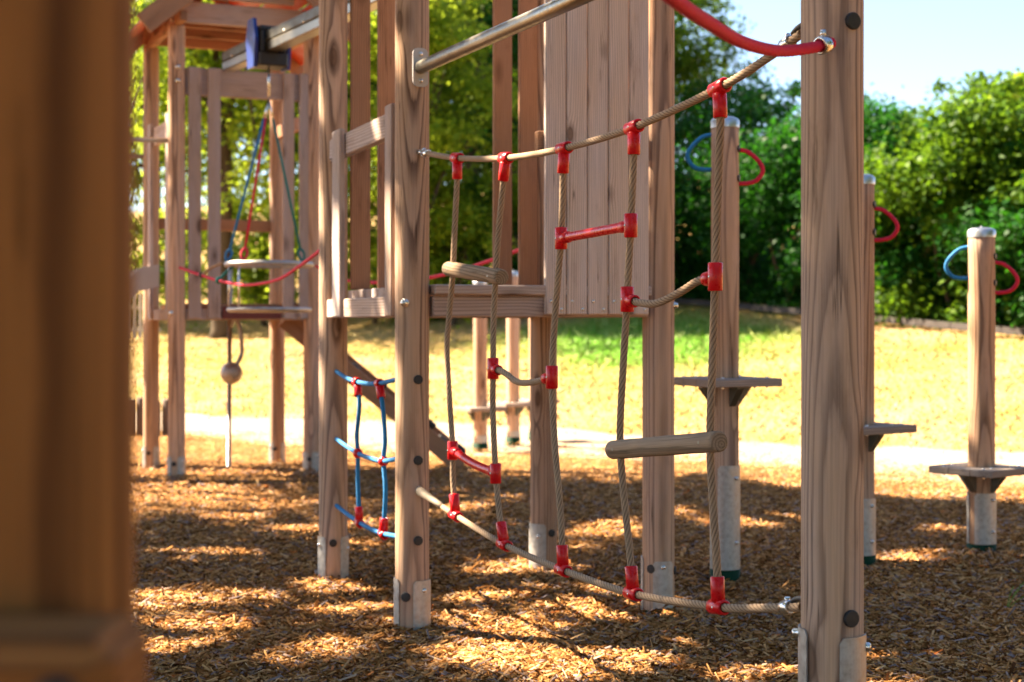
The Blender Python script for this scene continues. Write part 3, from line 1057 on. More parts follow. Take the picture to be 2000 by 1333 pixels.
def picket_fence():
    x0, y0 = -9.2, 31.0
    z = float(terrain(np.array(x0), np.array(y0)))
    root = thing('picket_fence', (x0, y0, z), 'pale picket fence far off at the left edge beyond the lawn', 'fence')
    for k in range(16):
        x = x0 + k * 0.13
        zz = float(terrain(np.array(x), np.array(y0)))
        MB().box((x, y0, zz + 0.45), (0.07, 0.02, 0.9)).build('picket', 'picket', root)
    for h in (0.25, 0.7):
        MB().bar((x0 - 0.1, y0 + 0.03, z + h), (x0 + 2.1, y0 + 0.03, z + h), 0.07, 0.03).build('rail', 'picket', root)


picket_fence()


def log_seat():
    root = thing('log_palisade', at(300, 852, 14.8), 'dark low palisade of old logs behind the roofed tower posts', 'palisade')
    b = at(300, 852, 14.8)
    for k in range(4):
        p = Vector((b.x - 0.24 + k * 0.125, b.y + 0.02 * (k % 2), 0.0))
        h = 0.36 + 0.02 * math.sin(k * 2.1)
        MB().cyl(p, p + Vector((0, 0, h)), 0.06, 14, 0.012).build('log', 'stonewood', root)


log_seat()


# ------------------------------------------------------------------ timber posts with steel shoes
def post_mesh(x, y, z0, z1, r, taper=0.0, n=40, gcoff=None):
    m = max(4, int((z1 - z0) / 0.08))
    ph = random.uniform(0, 6)
    pts, rad = [], []
    for i in range(m + 1):
        t = i / m
        pts.append(Vector((x, y, z0 + (z1 - z0) * t)))
        rad.append(r * (1 + 0.008 * math.sin(t * 9 + ph)) * (1 - taper * t))
    pts += [pts[-1] + Vector((0, 0, 0.008))]
    rad += [rad[-1] - 0.008]
    mb = MB()
    mb.sweep(pts, lambda i, a, L: rad[i] * (1 + 0.006 * math.sin(3 * a + ph + L)), n,
             gcoff=gcoff or (random.uniform(-0.03, 0.03), -random.uniform(0.030, 0.05), random.uniform(0, 40)))
    return mb


def shoe_plate(x, y, r, z0, z1, phi, half, parent, name='post_shoe', th=0.004):
    """Curved galvanised plate hugging the post, its upper corners rounded."""
    mb = MB()
    n = 12
    vs, fs = [], []
    for k in range(n + 1):
        u = -1 + 2 * k / n
        d = view_dir(x, y, phi + half * u)
        zt = z1 - 0.012 * max(0.0, (abs(u) - 0.78) / 0.22) ** 2
        for rr in (r + 0.0015, r + 0.0015 + th):
            for z in (z0, zt):
                vs.append(Vector((x, y, z)) + d * rr)
    for k in range(n):
        a, b = 4 * k, 4 * (k + 1)
        fs += [(a + 2, b + 2, b + 3, a + 3), (a, a + 1, b + 1, b), (a + 1, a + 3, b + 3, b + 1), (a, b, b + 2, a + 2)]
    fs += [(0, 2, 3, 1), (4 * n, 4 * n + 1, 4 * n + 3, 4 * n + 2)]
    mb.add(vs, fs, None, False)
    return mb.build(name, 'galv', parent)


def cap(x, y, r, z, phi, parent, rad=0.0165, name='bolt_cap'):
    d = view_dir(x, y, phi)
    p = Vector((x, y, z)) + d * (r - 0.004)
    return MB().lathe(p, d, [(rad, 0), (rad, 0.0085), (rad - 0.0015, 0.010), (1e-4, 0.0106)], 28, False).build(name, 'black', parent)


def bolt(x, y, r, z, phi, parent, rad=0.010, name='bolt', long=0.012):
    d = view_dir(x, y, phi)
    p = Vector((x, y, z)) + d * (r - 0.002)
    mb = MB().lathe(p, d, [(rad * 1.35, 0), (rad * 1.35, 0.004), (rad, 0.005), (rad, long), (rad * 0.75, long + 0.003), (1e-4, long + 0.004)], 12)
    return mb.build(name, 'steel', parent)


# ------------------------------------------------------------------ main play tower
A = Vector((-0.354, 5.45, 0)); U = Vector((0.938, 0.347, 0)); V = Vector((-0.347, 0.938, 0))
W, L = 0.965, 1.18
FR, BR, B = A + U * W, A + U * W + V * L, A + V * L
UP = Vector((0, 0, 1))


def main_tower():
    root = thing('play_tower', tuple((A + FR + BR + B) / 4), 'weathered larch play tower with plank panel and raised deck, right behind the rope net', 'play tower')
    r = 0.0605
    posts = {}
    for key, p, z1 in (('a', A, 3.0), ('fr', FR, 3.0), ('br', BR, 3.0), ('b', B, 3.0)):
        posts[key] = post_mesh(p.x, p.y, -0.1, z1, r).build('post', 'post', root)
    pa = posts['a']
    shoe_plate(A.x, A.y, r, -0.09, zat(1135, 5.4), 46, 43, pa)
    shoe_plate(A.x, A.y, r, -0.09, zat(1133, 5.4), -84, 38, pa)
    cap(A.x, A.y, r, zat(1167, 5.39), -22, pa)
    cap(A.x, A.y, r, zat(742, 5.39), 20, pa)
    cap(A.x, A.y, r, zat(900, 5.39), 20, pa)
    cap(A.x, A.y, r, zat(1057, 5.39), 20, pa)
    bolt(A.x, A.y, r, zat(592, 5.39), -24, pa, 0.011, long=0.02)
    bolt(A.x, A.y, r, zat(1155, 5.39), 40, pa, 0.008)
    pb = posts['b']
    shoe_plate(B.x, B.y, r, -0.09, zat(1050, 6.5), -62, 33, pb)
    shoe_plate(B.x, B.y, r, -0.09, zat(1050, 6.5), 62, 33, pb)
    cap(B.x, B.y, r, zat(1061, 6.5), 0, pb)
    bolt(B.x, B.y, r, zat(1066, 6.5), -62, pb, 0.008)
    bolt(B.x, B.y, r, zat(1074, 6.5), 66, pb, 0.008)
    pf = posts['fr']
    shoe_plate(FR.x, FR.y, r, 0.026, zat(1098, 5.72), 18, 36, pf)
    shoe_plate(FR.x, FR.y, r, 0.012, zat(1092, 5.72), -92, 30, pf)
    cap(FR.x, FR.y, r, zat(1112, 5.73), -26, pf)
    cap(FR.x, FR.y, r, zat(1118, 5.73), 84, pf)
    bolt(FR.x, FR.y, r, zat(1108, 5.73), 16, pf, 0.009)
    bolt(FR.x, FR.y, r, zat(597, 5.75), 84, pf, 0.010)
    MB().lathe((FR.x, FR.y, 0.0), UP, [(0.066, -0.09), (0.066, 0.022), (0.06, 0.024)], 18).build('green_foot', 'green', pf)
    pr = posts['br']
    shoe_plate(BR.x, BR.y, r, -0.09, zat(1024, 6.84), -38, 48, pr)
    cap(BR.x, BR.y, r, zat(1042, 6.84), 36, pr)
    cap(BR.x, BR.y, r, zat(1030, 6.84), -88, pr)
    bolt(BR.x, BR.y, r, zat(1048, 6.84), -20, pr, 0.009)
    # deck
    zt, zb = 1.235, 1.118
    dk = MB()
    nb = 11
    s0, s1 = 0.07, L - 0.05
    for k in range(nb):                                       # deck boards run along U
        w = (s1 - s0) / nb
        c = A + V * (s0 + w * (k + 0.5)) + U * (W / 2) + UP * (zt - 0.019)
        dk.box(c, (W - 0.10, w - 0.007, 0.038), (U, V, UP), 0.003)
    dk.build('deck', 'board', root)
    fb = MB()
    fb.bar(A + U * 0.062 - V * 0.012 + UP * (zt - 0.019), A + U * 0.905 - V * 0.012 + UP * (zt - 0.019), 0.036, 0.12)
    fb.build('deck_edge_board', 'board', root)
    for name, p, q in (('deck_beam', A + U * 0.062 - V * 0.028, A + U * 0.9 - V * 0.028), ('deck_beam', B + U * 0.062, BR - U * 0.062)):
        MB().bar(p + UP * 1.156, q + UP * 1.156, 0.074, 0.045).build(name, 'board', root)
    for name, p, q in (('deck_beam', A + V * 0.062 - U * 0.02, B - V * 0.062 - U * 0.02), ('deck_beam', FR + V * 0.062, BR - V * 0.062)):
        MB().bar(p + UP * 1.157, q + UP * 1.157, 0.075, 0.045).build(name, 'board', root)
    # plank panel on the front right
    pp = MB()
    e0, e1 = 0.478, 0.893
    w = (e1 - e0) / 5
    for k in range(5):
        c = A + U * (e0 + w * (k + 0.5)) - V * (0.064 + 0.0012 * (k % 2)) + UP * ((1.128 + 2.75) / 2)
        pp.box(c, (w - 0.0040, 0.022, 2.75 - 1.128), (U, V, UP), 0.0035, 0.1)
    panel = pp.build('plank_panel', 'plank', root)
    rv = MB()
    for k in range(5):
        for q, (fx, z) in enumerate(((0.26, 1.176), (0.76, 1.147))):
            p = A + U * (e0 + w * (k + fx)) - V * 0.0755 + UP * z
            rv.lathe(p, -V, [(0.0062, 0), (0.0055, 0.0025), (0.003, 0.0036), (1e-4, 0.004)], 12)
    rv.build('screw', 'steel', panel)
    for z in (1.75, 2.55):
        MB().bar(A + U * 0.46 - V * 0.03 + UP * z, A + U * 0.905 - V * 0.03 + UP * z, 0.09, 0.04).build('rail', 'brown', root)
    # back side: spaced boards
    for s in (0.065, 0.185, 0.305, 0.71, 0.83):
        c = B + U * (s + 0.042) - V * 0.045 + UP * ((1.24 + 2.75) / 2)
        MB().box(c, (0.085, 0.026, 2.75 - 1.24), (U, V, UP), 0.004).build('baluster', 'brown', root)
    for z in (2.6,):
        MB().bar(B + U * 0.06 - V * 0.012 + UP * z, BR - U * 0.06 - V * 0.012 + UP * z, 0.09, 0.038).build('rail', 'brown', root)
    # left side: handrail between two boards
    MB().bar(A + V * 0.06 - U * 0.012 + UP * 1.825, B - V * 0.06 - U * 0.012 + UP * 1.825, 0.088, 0.04).build('rail', 'board', root)
    for s0_, s1_ in ((0.072, 0.158), (0.835, 0.965)):
        c = A + V * ((s0_ + s1_) / 2) - U * 0.046 + UP * ((1.122 + 1.885) / 2)
        MB().box(c, (s1_ - s0_, 0.024, 1.885 - 1.122), (V, U, UP), 0.004).build('baluster', 'board', root)
    # right side wall (out of sight from the front, closes the tower)
    for s in (0.1, 0.24, 0.38, 0.52, 0.66, 0.80, 0.94):
        c = FR + V * (s + 0.05) + U * 0.046 + UP * ((1.122 + 1.885) / 2)
        MB().box(c, (0.09, 0.024, 1.885 - 1.122), (V, U, UP), 0.004).build('baluster', 'board', root)
    return root


main_tower()


# ------------------------------------------------------------------ the grained post on the right
RP = Vector((0.6563, 3.15, 0)); RR = 0.0632


def right_post():
    root = thing('climbing_post', tuple(RP), 'thick round post with bold grain and black caps holding the right end of the net', 'post')
    p = post_mesh(RP.x, RP.y, -0.1, 2.6, RR, gcoff=(-0.006, -0.052, 3.3)).build('post', 'post', root)
    D = 3.09
    shoe_plate(RP.x, RP.y, RR, -0.09, zat(1246, D), 53, 40, p)
    shoe_plate(RP.x, RP.y, RR, -0.09, zat(1236, D), -82, 34, p)
    cap(RP.x, RP.y, RR, zat(41, D), 40, p, 0.0175)
    cap(RP.x, RP.y, RR, zat(1209, D), 36, p, 0.0175)
    bolt(RP.x, RP.y, RR, zat(1262, 3.14), 86, p, 0.009, long=0.013)
    bolt(RP.x, RP.y, RR, zat(1240, 3.14), -88, p, 0.009, long=0.016)
    return root


right_post()


# ------------------------------------------------------------------ rope net between tower and post
NA, NR = A.copy(), RP.copy()
ND = (NR - NA); NL = ND.length
NDIR = ND.normalized()


def npt(px, py):
    """Point of the net's upright plane on the sight line through (px, py)."""
    k = (px - 1000) / FPX
    t = (k * NA.y - NA.x) / (ND.x - k * ND.y)
    x, y = NA.x + t * ND.x, NA.y + t * ND.y
    return Vector((x, y, zat(py, y)))


CR = 0.0165


def connector(root, p, rope_dir, leg_dir, leg=0.058, barrel=0.058):
    """T-shaped red clamp: a barrel on the carrying rope, a sleeve on the branching rope."""
    mb = MB()
    rd, ld = Vector(rope_dir).normalized(), Vector(leg_dir).normalized()
    bore = 0.0118
    mb.ring(p, rd, CR + 0.001, bore, barrel, 26)
    mb.ring(p + ld * (CR * 0.75 + leg / 2), ld, CR, bore, leg, 26)
    side = rd.cross(ld).normalized()
    if side.dot(Vector((0, -1, 0))) < 0:
        side = -side
    c = mb.build('rope_connector', 'red', root)
    rv = MB().lathe(p + side * (CR + 0.0002), side, [(0.0034, 0), (0.003, 0.0012), (1e-4, 0.0016)], 10)
    rv.build('rivet', 'steel', c)
    return c


def net():
    root = thing('rope_net', tuple(NA.lerp(NR, 0.5)), 'beige climbing net with red connectors strung between the tower and the grained post', 'climbing net')
    RO = 0.0100
    top_px = [(829, 299), (893, 309), (988, 309), (1102, 290), (1238, 249), (1405, 172), (1500, 113), (1566, 66)]
    bot_px = [(823, 962), (890, 1007), (985, 1064), (1100, 1114), (1237, 1160), (1403, 1186), (1490, 1188), (1566, 1186)]
    top = [npt(*p) for p in top_px]
    bot = [npt(*p) for p in bot_px]
    laid_rope(MB(), top, RO).build('top_rope', 'tan', root)
    laid_rope(MB(), bot, RO).build('bottom_rope', 'tan', root)
    ver = [
        [(893, 309), (893, 345), (888, 450), (884, 540), (877, 620), (873, 680), (878, 780), (884, 870), (885, 940), (890, 1007)],
        [(988, 309), (984, 345), (974, 450), (968, 545), (964, 630), (963, 720), (963, 810), (968, 920), (975, 1000), (985, 1064)],
        [(1102, 290), (1100, 330), (1097, 440), (1092, 520), (1084, 620), (1078, 735), (1083, 860), (1094, 990), (1100, 1114)],
        [(1238, 249), (1238, 295), (1233, 420), (1229, 500), (1224, 600), (1217, 720), (1211, 850), (1217, 950), (1230, 1080), (1237, 1160)],
        [(1405, 172), (1407, 230), (1402, 380), (1397, 540), (1391, 720), (1387, 870), (1393, 990), (1400, 1100), (1403, 1186)],
    ]
    paths = [[npt(*p) for p in v] for v in ver]
    for v in paths:
        laid_rope(MB(), v, RO * 0.97, lay=0.115).build('hanging_rope', 'tan', root)
    # red clamps on the top and bottom ropes
    for i in range(5):
        td = (top[i + 2] - top[i]).normalized()
        connector(root, top[i + 1], td, (paths[i][1] - paths[i][0]))
        bd = (bot[i + 2] - bot[i]).normalized()
        connector(root, bot[i + 1], bd, (paths[i][-2] - paths[i][-1]))

    def rung(pa, pb, ext):
        a, b = npt(*pa), npt(*pb)
        d = (b - a).normalized()
        a2, b2 = a - d * ext, b + d * ext
        r = 0.0245
        path = [a2, a2 + d * 0.004] + [a2.lerp(b2, t) for t in np.linspace(0.04, 0.96, 12)] + [b2 - d * 0.004, b2]
        rad = [r - 0.004, r] + [r * (1 + 0.02 * math.sin(k * 1.3)) for k in range(12)] + [r, r - 0.004]
        o = MB().tube(path, rad, 26).build('wooden_rung', 'rung', root)
        mb = MB()
        for q in (a, b):
            side = Vector((-d.y, d.x, 0)).normalized()
            if side.y > 0:
                side = -side
            mb.lathe(q + side * (r - 0.0005) + d * (0.012 if q is b else -0.004) * -1, side, [(0.0045, 0), (0.004, 0.0015), (0.0022, 0.0008), (1e-4, 0.0006)], 10)
        mb.build('screw', 'bar', o)
    rung((885, 527), (969, 540), 0.045)
    rung((1211, 878), (1387, 864), 0.042)

    def red_bar(pa, pb, sag):
        a, b = npt(*pa), npt(*pb)
        d = (b - a).normalized()
        m = a.lerp(b, 0.5) - UP * sag
        mb = MB().tube(smooth_path([a + d * 0.012, m, b - d * 0.012], 0.02), 0.0135, 20)
        for p in (a, b):
            mb.ring(p, UP, CR + 0.001, 0.0108, 0.062, 26)
            s = d if p is a else -d
            mb.ring(p + s * 0.030, s, CR - 0.0005, 0.0120, 0.040, 22)
        o = mb.build('plastic_rung', 'red', root)
        side = Vector((d.y, -d.x, 0)).normalized()
        if side.y > 0:
            side = -side
        rv = MB()
        for p in (a, b):
            rv.lathe(p + side * (CR + 0.0012), side, [(0.0034, 0), (0.003, 0.0012), (1e-4, 0.0016)], 10)
        rv.build('rivet', 'steel', o)
    red_bar((1096, 466), (1232, 441), 0.0)
    red_bar((884, 880), (968, 925), 0.007)

    def cross_rope(pts):
        pp = [npt(*p) for p in pts]
        laid_rope(MB(), pp, RO, lay=0.1).build('cross_rope', 'tan', root)
        for p, q in ((pp[0], pp[1]), (pp[-1], pp[-2])):
            connector(root, p, UP, (q - p), 0.032, 0.066)
    cross_rope([(963, 720), (985, 728), (1010, 746), (1040, 747), (1078, 737)])
    cross_rope([(1225, 585), (1252, 592), (1285, 592), (1330, 570), (1362, 550), (1397, 541)])
    # end fittings on the tower post and on the grained post
    def eye(p, q, mat='steel'):
        d = (q - p).normalized()
        s = p - d * 0.03
        mb = MB().cyl(s - d * 0.03, s + d * 0.012, 0.0085, 14)
        mb.ring(s + d * 0.02, Vector((0, 0, 1)).cross(d).normalized(), 0.0175, 0.0095, 0.012, 20)
        mb.cyl(p + d * 0.004, p + d * 0.042, 0.0135, 18, 0.002)
        mb.build('eye_fitting', mat, root)
    eye(top[0], top[1])
    d = (bot[1] - bot[0]).normalized()
    MB().tube([bot[0] - d * 0.028, bot[0] - d * 0.01, bot[0] + d * 0.045, bot[0] + d * 0.12, bot[0] + d * 0.21], [0.010, 0.0165, 0.0140, 0.0115, 0.0104], 18).build('white_sleeve', 'white', root)
    eye(bot[0] - d * 0.012, bot[1])
    for pl in (top, bot):
        e, f = pl[-1], pl[-2]
        d = (f - e).normalized()
        mb = MB()
        mb.ring(e + d * 0.055, d, 0.0158, 0.0104, 0.03, 22)
        mb.cyl(e + d * 0.055 + UP * 0.012, e + d * 0.055 + UP * 0.022, 0.006, 10)
        mb.build('rope_clamp', 'steel', root)
        th = MB().tube(smooth_path([e + d * 0.035 + UP * 0.013, e + d * 0.012 + UP * 0.018, e - d * 0.03 + UP * 0.013, e - d * 0.05], 0.006), 0.006, 10)
        th.build('thimble', 'black', root)
    return root


net()


# ------------------------------------------------------------------ steel bar above the net
def turning_bar():
    D0 = 5.39
    p0 = at(822, 132, D0)
    p1 = Vector((RP.x, RP.y, 2.0)) + (p0 - Vector((RP.x, RP.y, p0.z))).normalized() * RR
    p1.z = p0.z
    d = (p1 - p0).normalized()
    root = thing('steel_bar', tuple(p0), 'round steel bar sloping across above the net from a white bolted flange', 'bar')
    MB().cyl(p0 - d * 0.012, p1, 0.0235, 28).build('bar', 'bar', root)
    # flange: rounded upright plate on the post
    ax = Vector((A.x, A.y, 0))
    nrm = Vector((p0.x - A.x, p0.y - A.y, 0)).normalized()
    side = UP.cross(nrm).normalized()
    mb = MB()
    pts = []
    w, h, rc = 0.0295, 0.068, 0.02
    for cx, cz, a0 in ((w - rc, h - rc, 0), (-(w - rc), h - rc, 90), (-(w - rc), -(h - rc), 180), (w - rc, -(h - rc), 270)):
        for k in range(7):
            a = R_(a0 + 15 * k)
            pts.append((cx + rc * math.cos(a), cz + rc * math.sin(a)))
    base = ax + nrm * 0.0615 + UP * p0.z
    n = len(pts)
    vs = [base + side * x + UP * z for x, z in pts] + [base + nrm * 0.006 + side * x + UP * z for x, z in pts]
    fs = [tuple(range(n)), tuple(range(2 * n - 1, n - 1, -1))] + [(i, (i + 1) % n, n + (i + 1) % n, n + i) for i in range(n)]
    mb.add(vs, fs, None, False)
    fl = mb.build('flange', 'plate', root)
    for dz in (0.047, -0.047):
        q = base + nrm * 0.006 + UP * dz
        MB().lathe(q, nrm, [(0.0085, 0), (0.008, 0.003), (0.006, 0.006), (1e-4, 0.0075)], 12).build('bolt', 'steel', fl)
    return root


turning_bar()


def thick_red_rope():
    pts = [at(1625, 84, 3.065), at(1585, 94, 3.03), at(1520, 100, 2.93), at(1450, 83, 2.74), at(1385, 46, 2.50), at(1320, 2, 2.27), at(1230, -75, 2.03), at(1120, -190, 1.80), at(980, -360, 1.6)]
    root = thing('hanging_red_rope', tuple(pts[0]), 'thick fuzzy red rope sagging from a steel clamp on the grained post', 'rope')
    laid_rope(MB(), pts, 0.0118, step=0.006, lobes=8, lay=0.12, n=24).build('rope', 'redrope', root)
    d = (pts[1] - pts[0]).normalized()
    mb = MB().ring(pts[0] + d * 0.027, d, 0.0185, 0.0125, 0.022, 24)
    mb.cyl(pts[0] + d * 0.027 + UP * 0.016, pts[0] + d * 0.027 + UP * 0.030, 0.006, 12)
    mb.build('clamp', 'steel', root)
    back = (Vector((RP.x, RP.y, pts[0].z)) - (pts[0] + d * 0.027))
    back.z = 0
    MB().cyl(pts[0] + d * 0.027 + back.normalized() * 0.014, pts[0] + d * 0.027 + back * 0.6, 0.006, 10).build('screw', 'steel', root)


thick_red_rope()


# ------------------------------------------------------------------ blue net on the tower's left side
def blue_net():
    BA, BB = A - U * 0.0, B - U * 0.0
    d0 = BA - BB

    def bp(px, py):
        k = (px - 1000) / FPX
        t = (k * BB.y - BB.x) / (d0.x - k * d0.y)
        x, y = BB.x + t * d0.x, BB.y + t * d0.y
        return Vector((x, y, zat(py, y)))
    root = thing('blue_rope_net', tuple(BB.lerp(BA, 0.5)), 'small blue rope net with red clamps low between two left tower posts', 'climbing net')
    rows = [[(655, 724), (675, 738), (697, 746), (718, 750), (741, 749), (778, 741)],
            [(655, 856), (675, 871), (699, 886), (722, 895), (748, 901), (778, 896)],
            [(655, 986), (676, 1003), (702, 1021), (725, 1034), (749, 1043), (780, 1049)]]
    for rw in rows:
        laid_rope(MB(), [bp(*p) for p in rw], 0.0092, step=0.012, lobes=6, lay=0.1, n=18).build('cross_rope', 'bluerope', root)
    for col in ([(697, 746), (702, 790), (697, 850), (699, 886), (699, 940), (702, 1021)], [(741, 749), (748, 800), (752, 860), (749, 901), (753, 960), (749, 1043)]):
        pp = [bp(*p) for p in col]
        laid_rope(MB(), pp, 0.0092, step=0.012, lobes=6, lay=0.1, n=18).build('hanging_rope', 'bluerope', root)
        rd = (BA - BB).normalized()
        connector(root, pp[0], rd, pp[1] - pp[0], 0.050, 0.040)
        MB().ball(pp[3], 0.0205, 18).build('rope_connector', 'red', root)
        connector(root, pp[-1], rd - UP * 0.25, pp[-2] - pp[-1], 0.05, 0.045)


blue_net()


# ------------------------------------------------------------------ stepping poles
def stepping_pole(px, D, y_top, y_plate, y_shoe, r, label, group, blue=True, red=True, plate_rot=30.0, plate=0.175, base_y=None):
    x, y = (px - 1000) / FPX * D, D
    zt, zp, zs = zat(y_top, D), zat(y_plate, D), zat(y_shoe, D)
    root = thing('stepping_pole', (x, y, 0), label, 'stepping pole', group)
    p = post_mesh(x, y, 0.03, zt - 0.045, r).build('post', 'post', root)
    MB().lathe((x, y, zt), UP, [(r + 0.003, -0.048), (r + 0.004, -0.018), (r - 0.004, -0.008), (r * 0.7, -0.002), (0.006, 0.001), (0.005, 0.007), (1e-4, 0.008)], 28).build('end_cap', 'capmetal', root)
    shoe_plate(x, y, r, 0.052, zs, 30, 58, p)
    shoe_plate(x, y, r, 0.052, zs, -100, 42, p)
    for f in (0.12, 0.72):
        bolt(x, y, r + 0.003, zs - (zs - 0.04) * f, 48, p, 0.0075)
    MB().lathe((x, y, 0.0), UP, [(r + 0.007, -0.09), (r + 0.007, 0.048), (r, 0.051)], 26).build('green_foot', 'green', p)
    # square step with the pole through it
    a = R_(plate_rot)
    e1, e2 = Vector((math.cos(a), math.sin(a), 0)), Vector((-math.sin(a), math.cos(a), 0))
    st = MB()
    hw = plate
    inn = r * 0.96
    th = 0.034
    cz = zp - th / 2
    c = Vector((x, y, cz))
    for s in (-1, 1):
        st.box(c + e2 * (s * (inn + hw) / 2), (2 * hw, hw - inn, th), (e1, e2, UP), 0.004)
        st.box(c + e1 * (s * (inn + hw) / 2), (hw - inn - 0.001, 2 * inn - 0.001, th - 0.001), (e1, e2, UP), 0.003)
    stp = st.build('step', 'step', root)
    for s1 in (-1, 1):
        for s2 in (-1, 1):
            for q in (0.45, 0.8):
                pos = c + e1 * (s1 * hw * q) + e2 * (s2 * hw * 0.62) + UP * (th / 2)
                bt = MB().lathe(pos, UP, [(0.005, -th - 0.009), (0.005, -0.002), (0.008, -0.001), (0.007, 0.004), (1e-4, 0.006)], 10)
                bt.build('bolt', 'steel', stp)
    for ex in (e1, -e1, e2, -e2):                              # triangular brackets under the step
        mb = MB()
        o = Vector((x, y, zp - th - 0.001)) + ex * (r + 0.001)
        s = UP.cross(ex).normalized() * 0.016
        tri = [o, o + ex * 0.062, o + ex * 0.062 - UP * 0.010, o - UP * 0.085]
        vs = [q + s for q in tri] + [q - s for q in tri]
        mb.add(vs, [(0, 1, 2, 3), (7, 6, 5, 4), (0, 4, 5, 1), (1, 5, 6, 2), (2, 6, 7, 3), (3, 7, 4, 0)], None, False)
        mb.build('bracket', 'darksteel', root)
    # rope loops
    def loop(sgn, mat, zc, hh):
        dv = view_dir(x, y, 88 * sgn)
        b0 = Vector((x, y, 0)) + dv * (r - 0.012)
        pts = [b0 + UP * (zc + hh * 0.50), b0 + dv * 0.05 + UP * (zc + hh * 0.42), b0 + dv * 0.098 + UP * (zc + hh * 0.12),
               b0 + dv * 0.112 + UP * (zc - hh * 0.16), b0 + dv * 0.085 + UP * (zc - hh * 0.42), b0 + dv * 0.045 + UP * (zc - hh * 0.50), b0 + UP * (zc - hh * 0.50)]
        laid_rope(MB(), pts, 0.0098, step=0.008, lobes=7, lay=0.1, n=18).build('hand_loop', mat, root)
        for z in (zc + hh * 0.9, zc - hh * 0.0):
            pass
    if blue:
        loop(-1, 'bluerope', zat(y_top + 68, D), 0.15)
    if red:
        loop(1, 'redrope', zat(y_top + 97, D), 0.145)
    for f in (62, 118):
        cap(x, y, r, zat(y_top + f * 6.7 / D * 1.0, D), 74, p, 0.015)
    return root


PG = 'stepping poles right of the tower'
stepping_pole(1416, 6.55, 229, 738, 908, 0.0585, 'tallest stepping pole with blue and red loops behind the right net ropes', PG, plate_rot=24)
stepping_pole(1682, 6.95, 341, 829, 972, 0.0590, 'middle-height stepping pole half hidden by the thick grained post', PG, plate_rot=34)
stepping_pole(1917, 7.30, 445, 911, 962, 0.0625, 'lowest stepping pole with low step at the far right', PG, plate_rot=38)
FG = 'far stepping poles beyond the tower'
stepping_pole(938, 13.4, 545, 795, 850, 0.060, 'far sunlit stepping pole just left of the second hanging rope', FG, False, False, 26)
stepping_pole(1002, 14.1, 530, 786, 842, 0.060, 'far sunlit stepping pole between second hanging rope and back tower post', FG, False, False, 30)
stepping_pole(1045, 14.7, 560, 780, 836, 0.060, 'far stepping pole peeking out beside the back right tower post', FG, False, False, 30)


# ------------------------------------------------------------------ roofed tower on the left
LA = Vector((-2.38, 10.9, 0)); LU = Vector((0.917, 0.40, 0)); LV = Vector((-0.40, 0.917, 0))
LW, LL = 0.99, 0.98
LB, LC, LD = LA + LU * LW, LA + LU * LW + LV * LL, LA + LV * LL


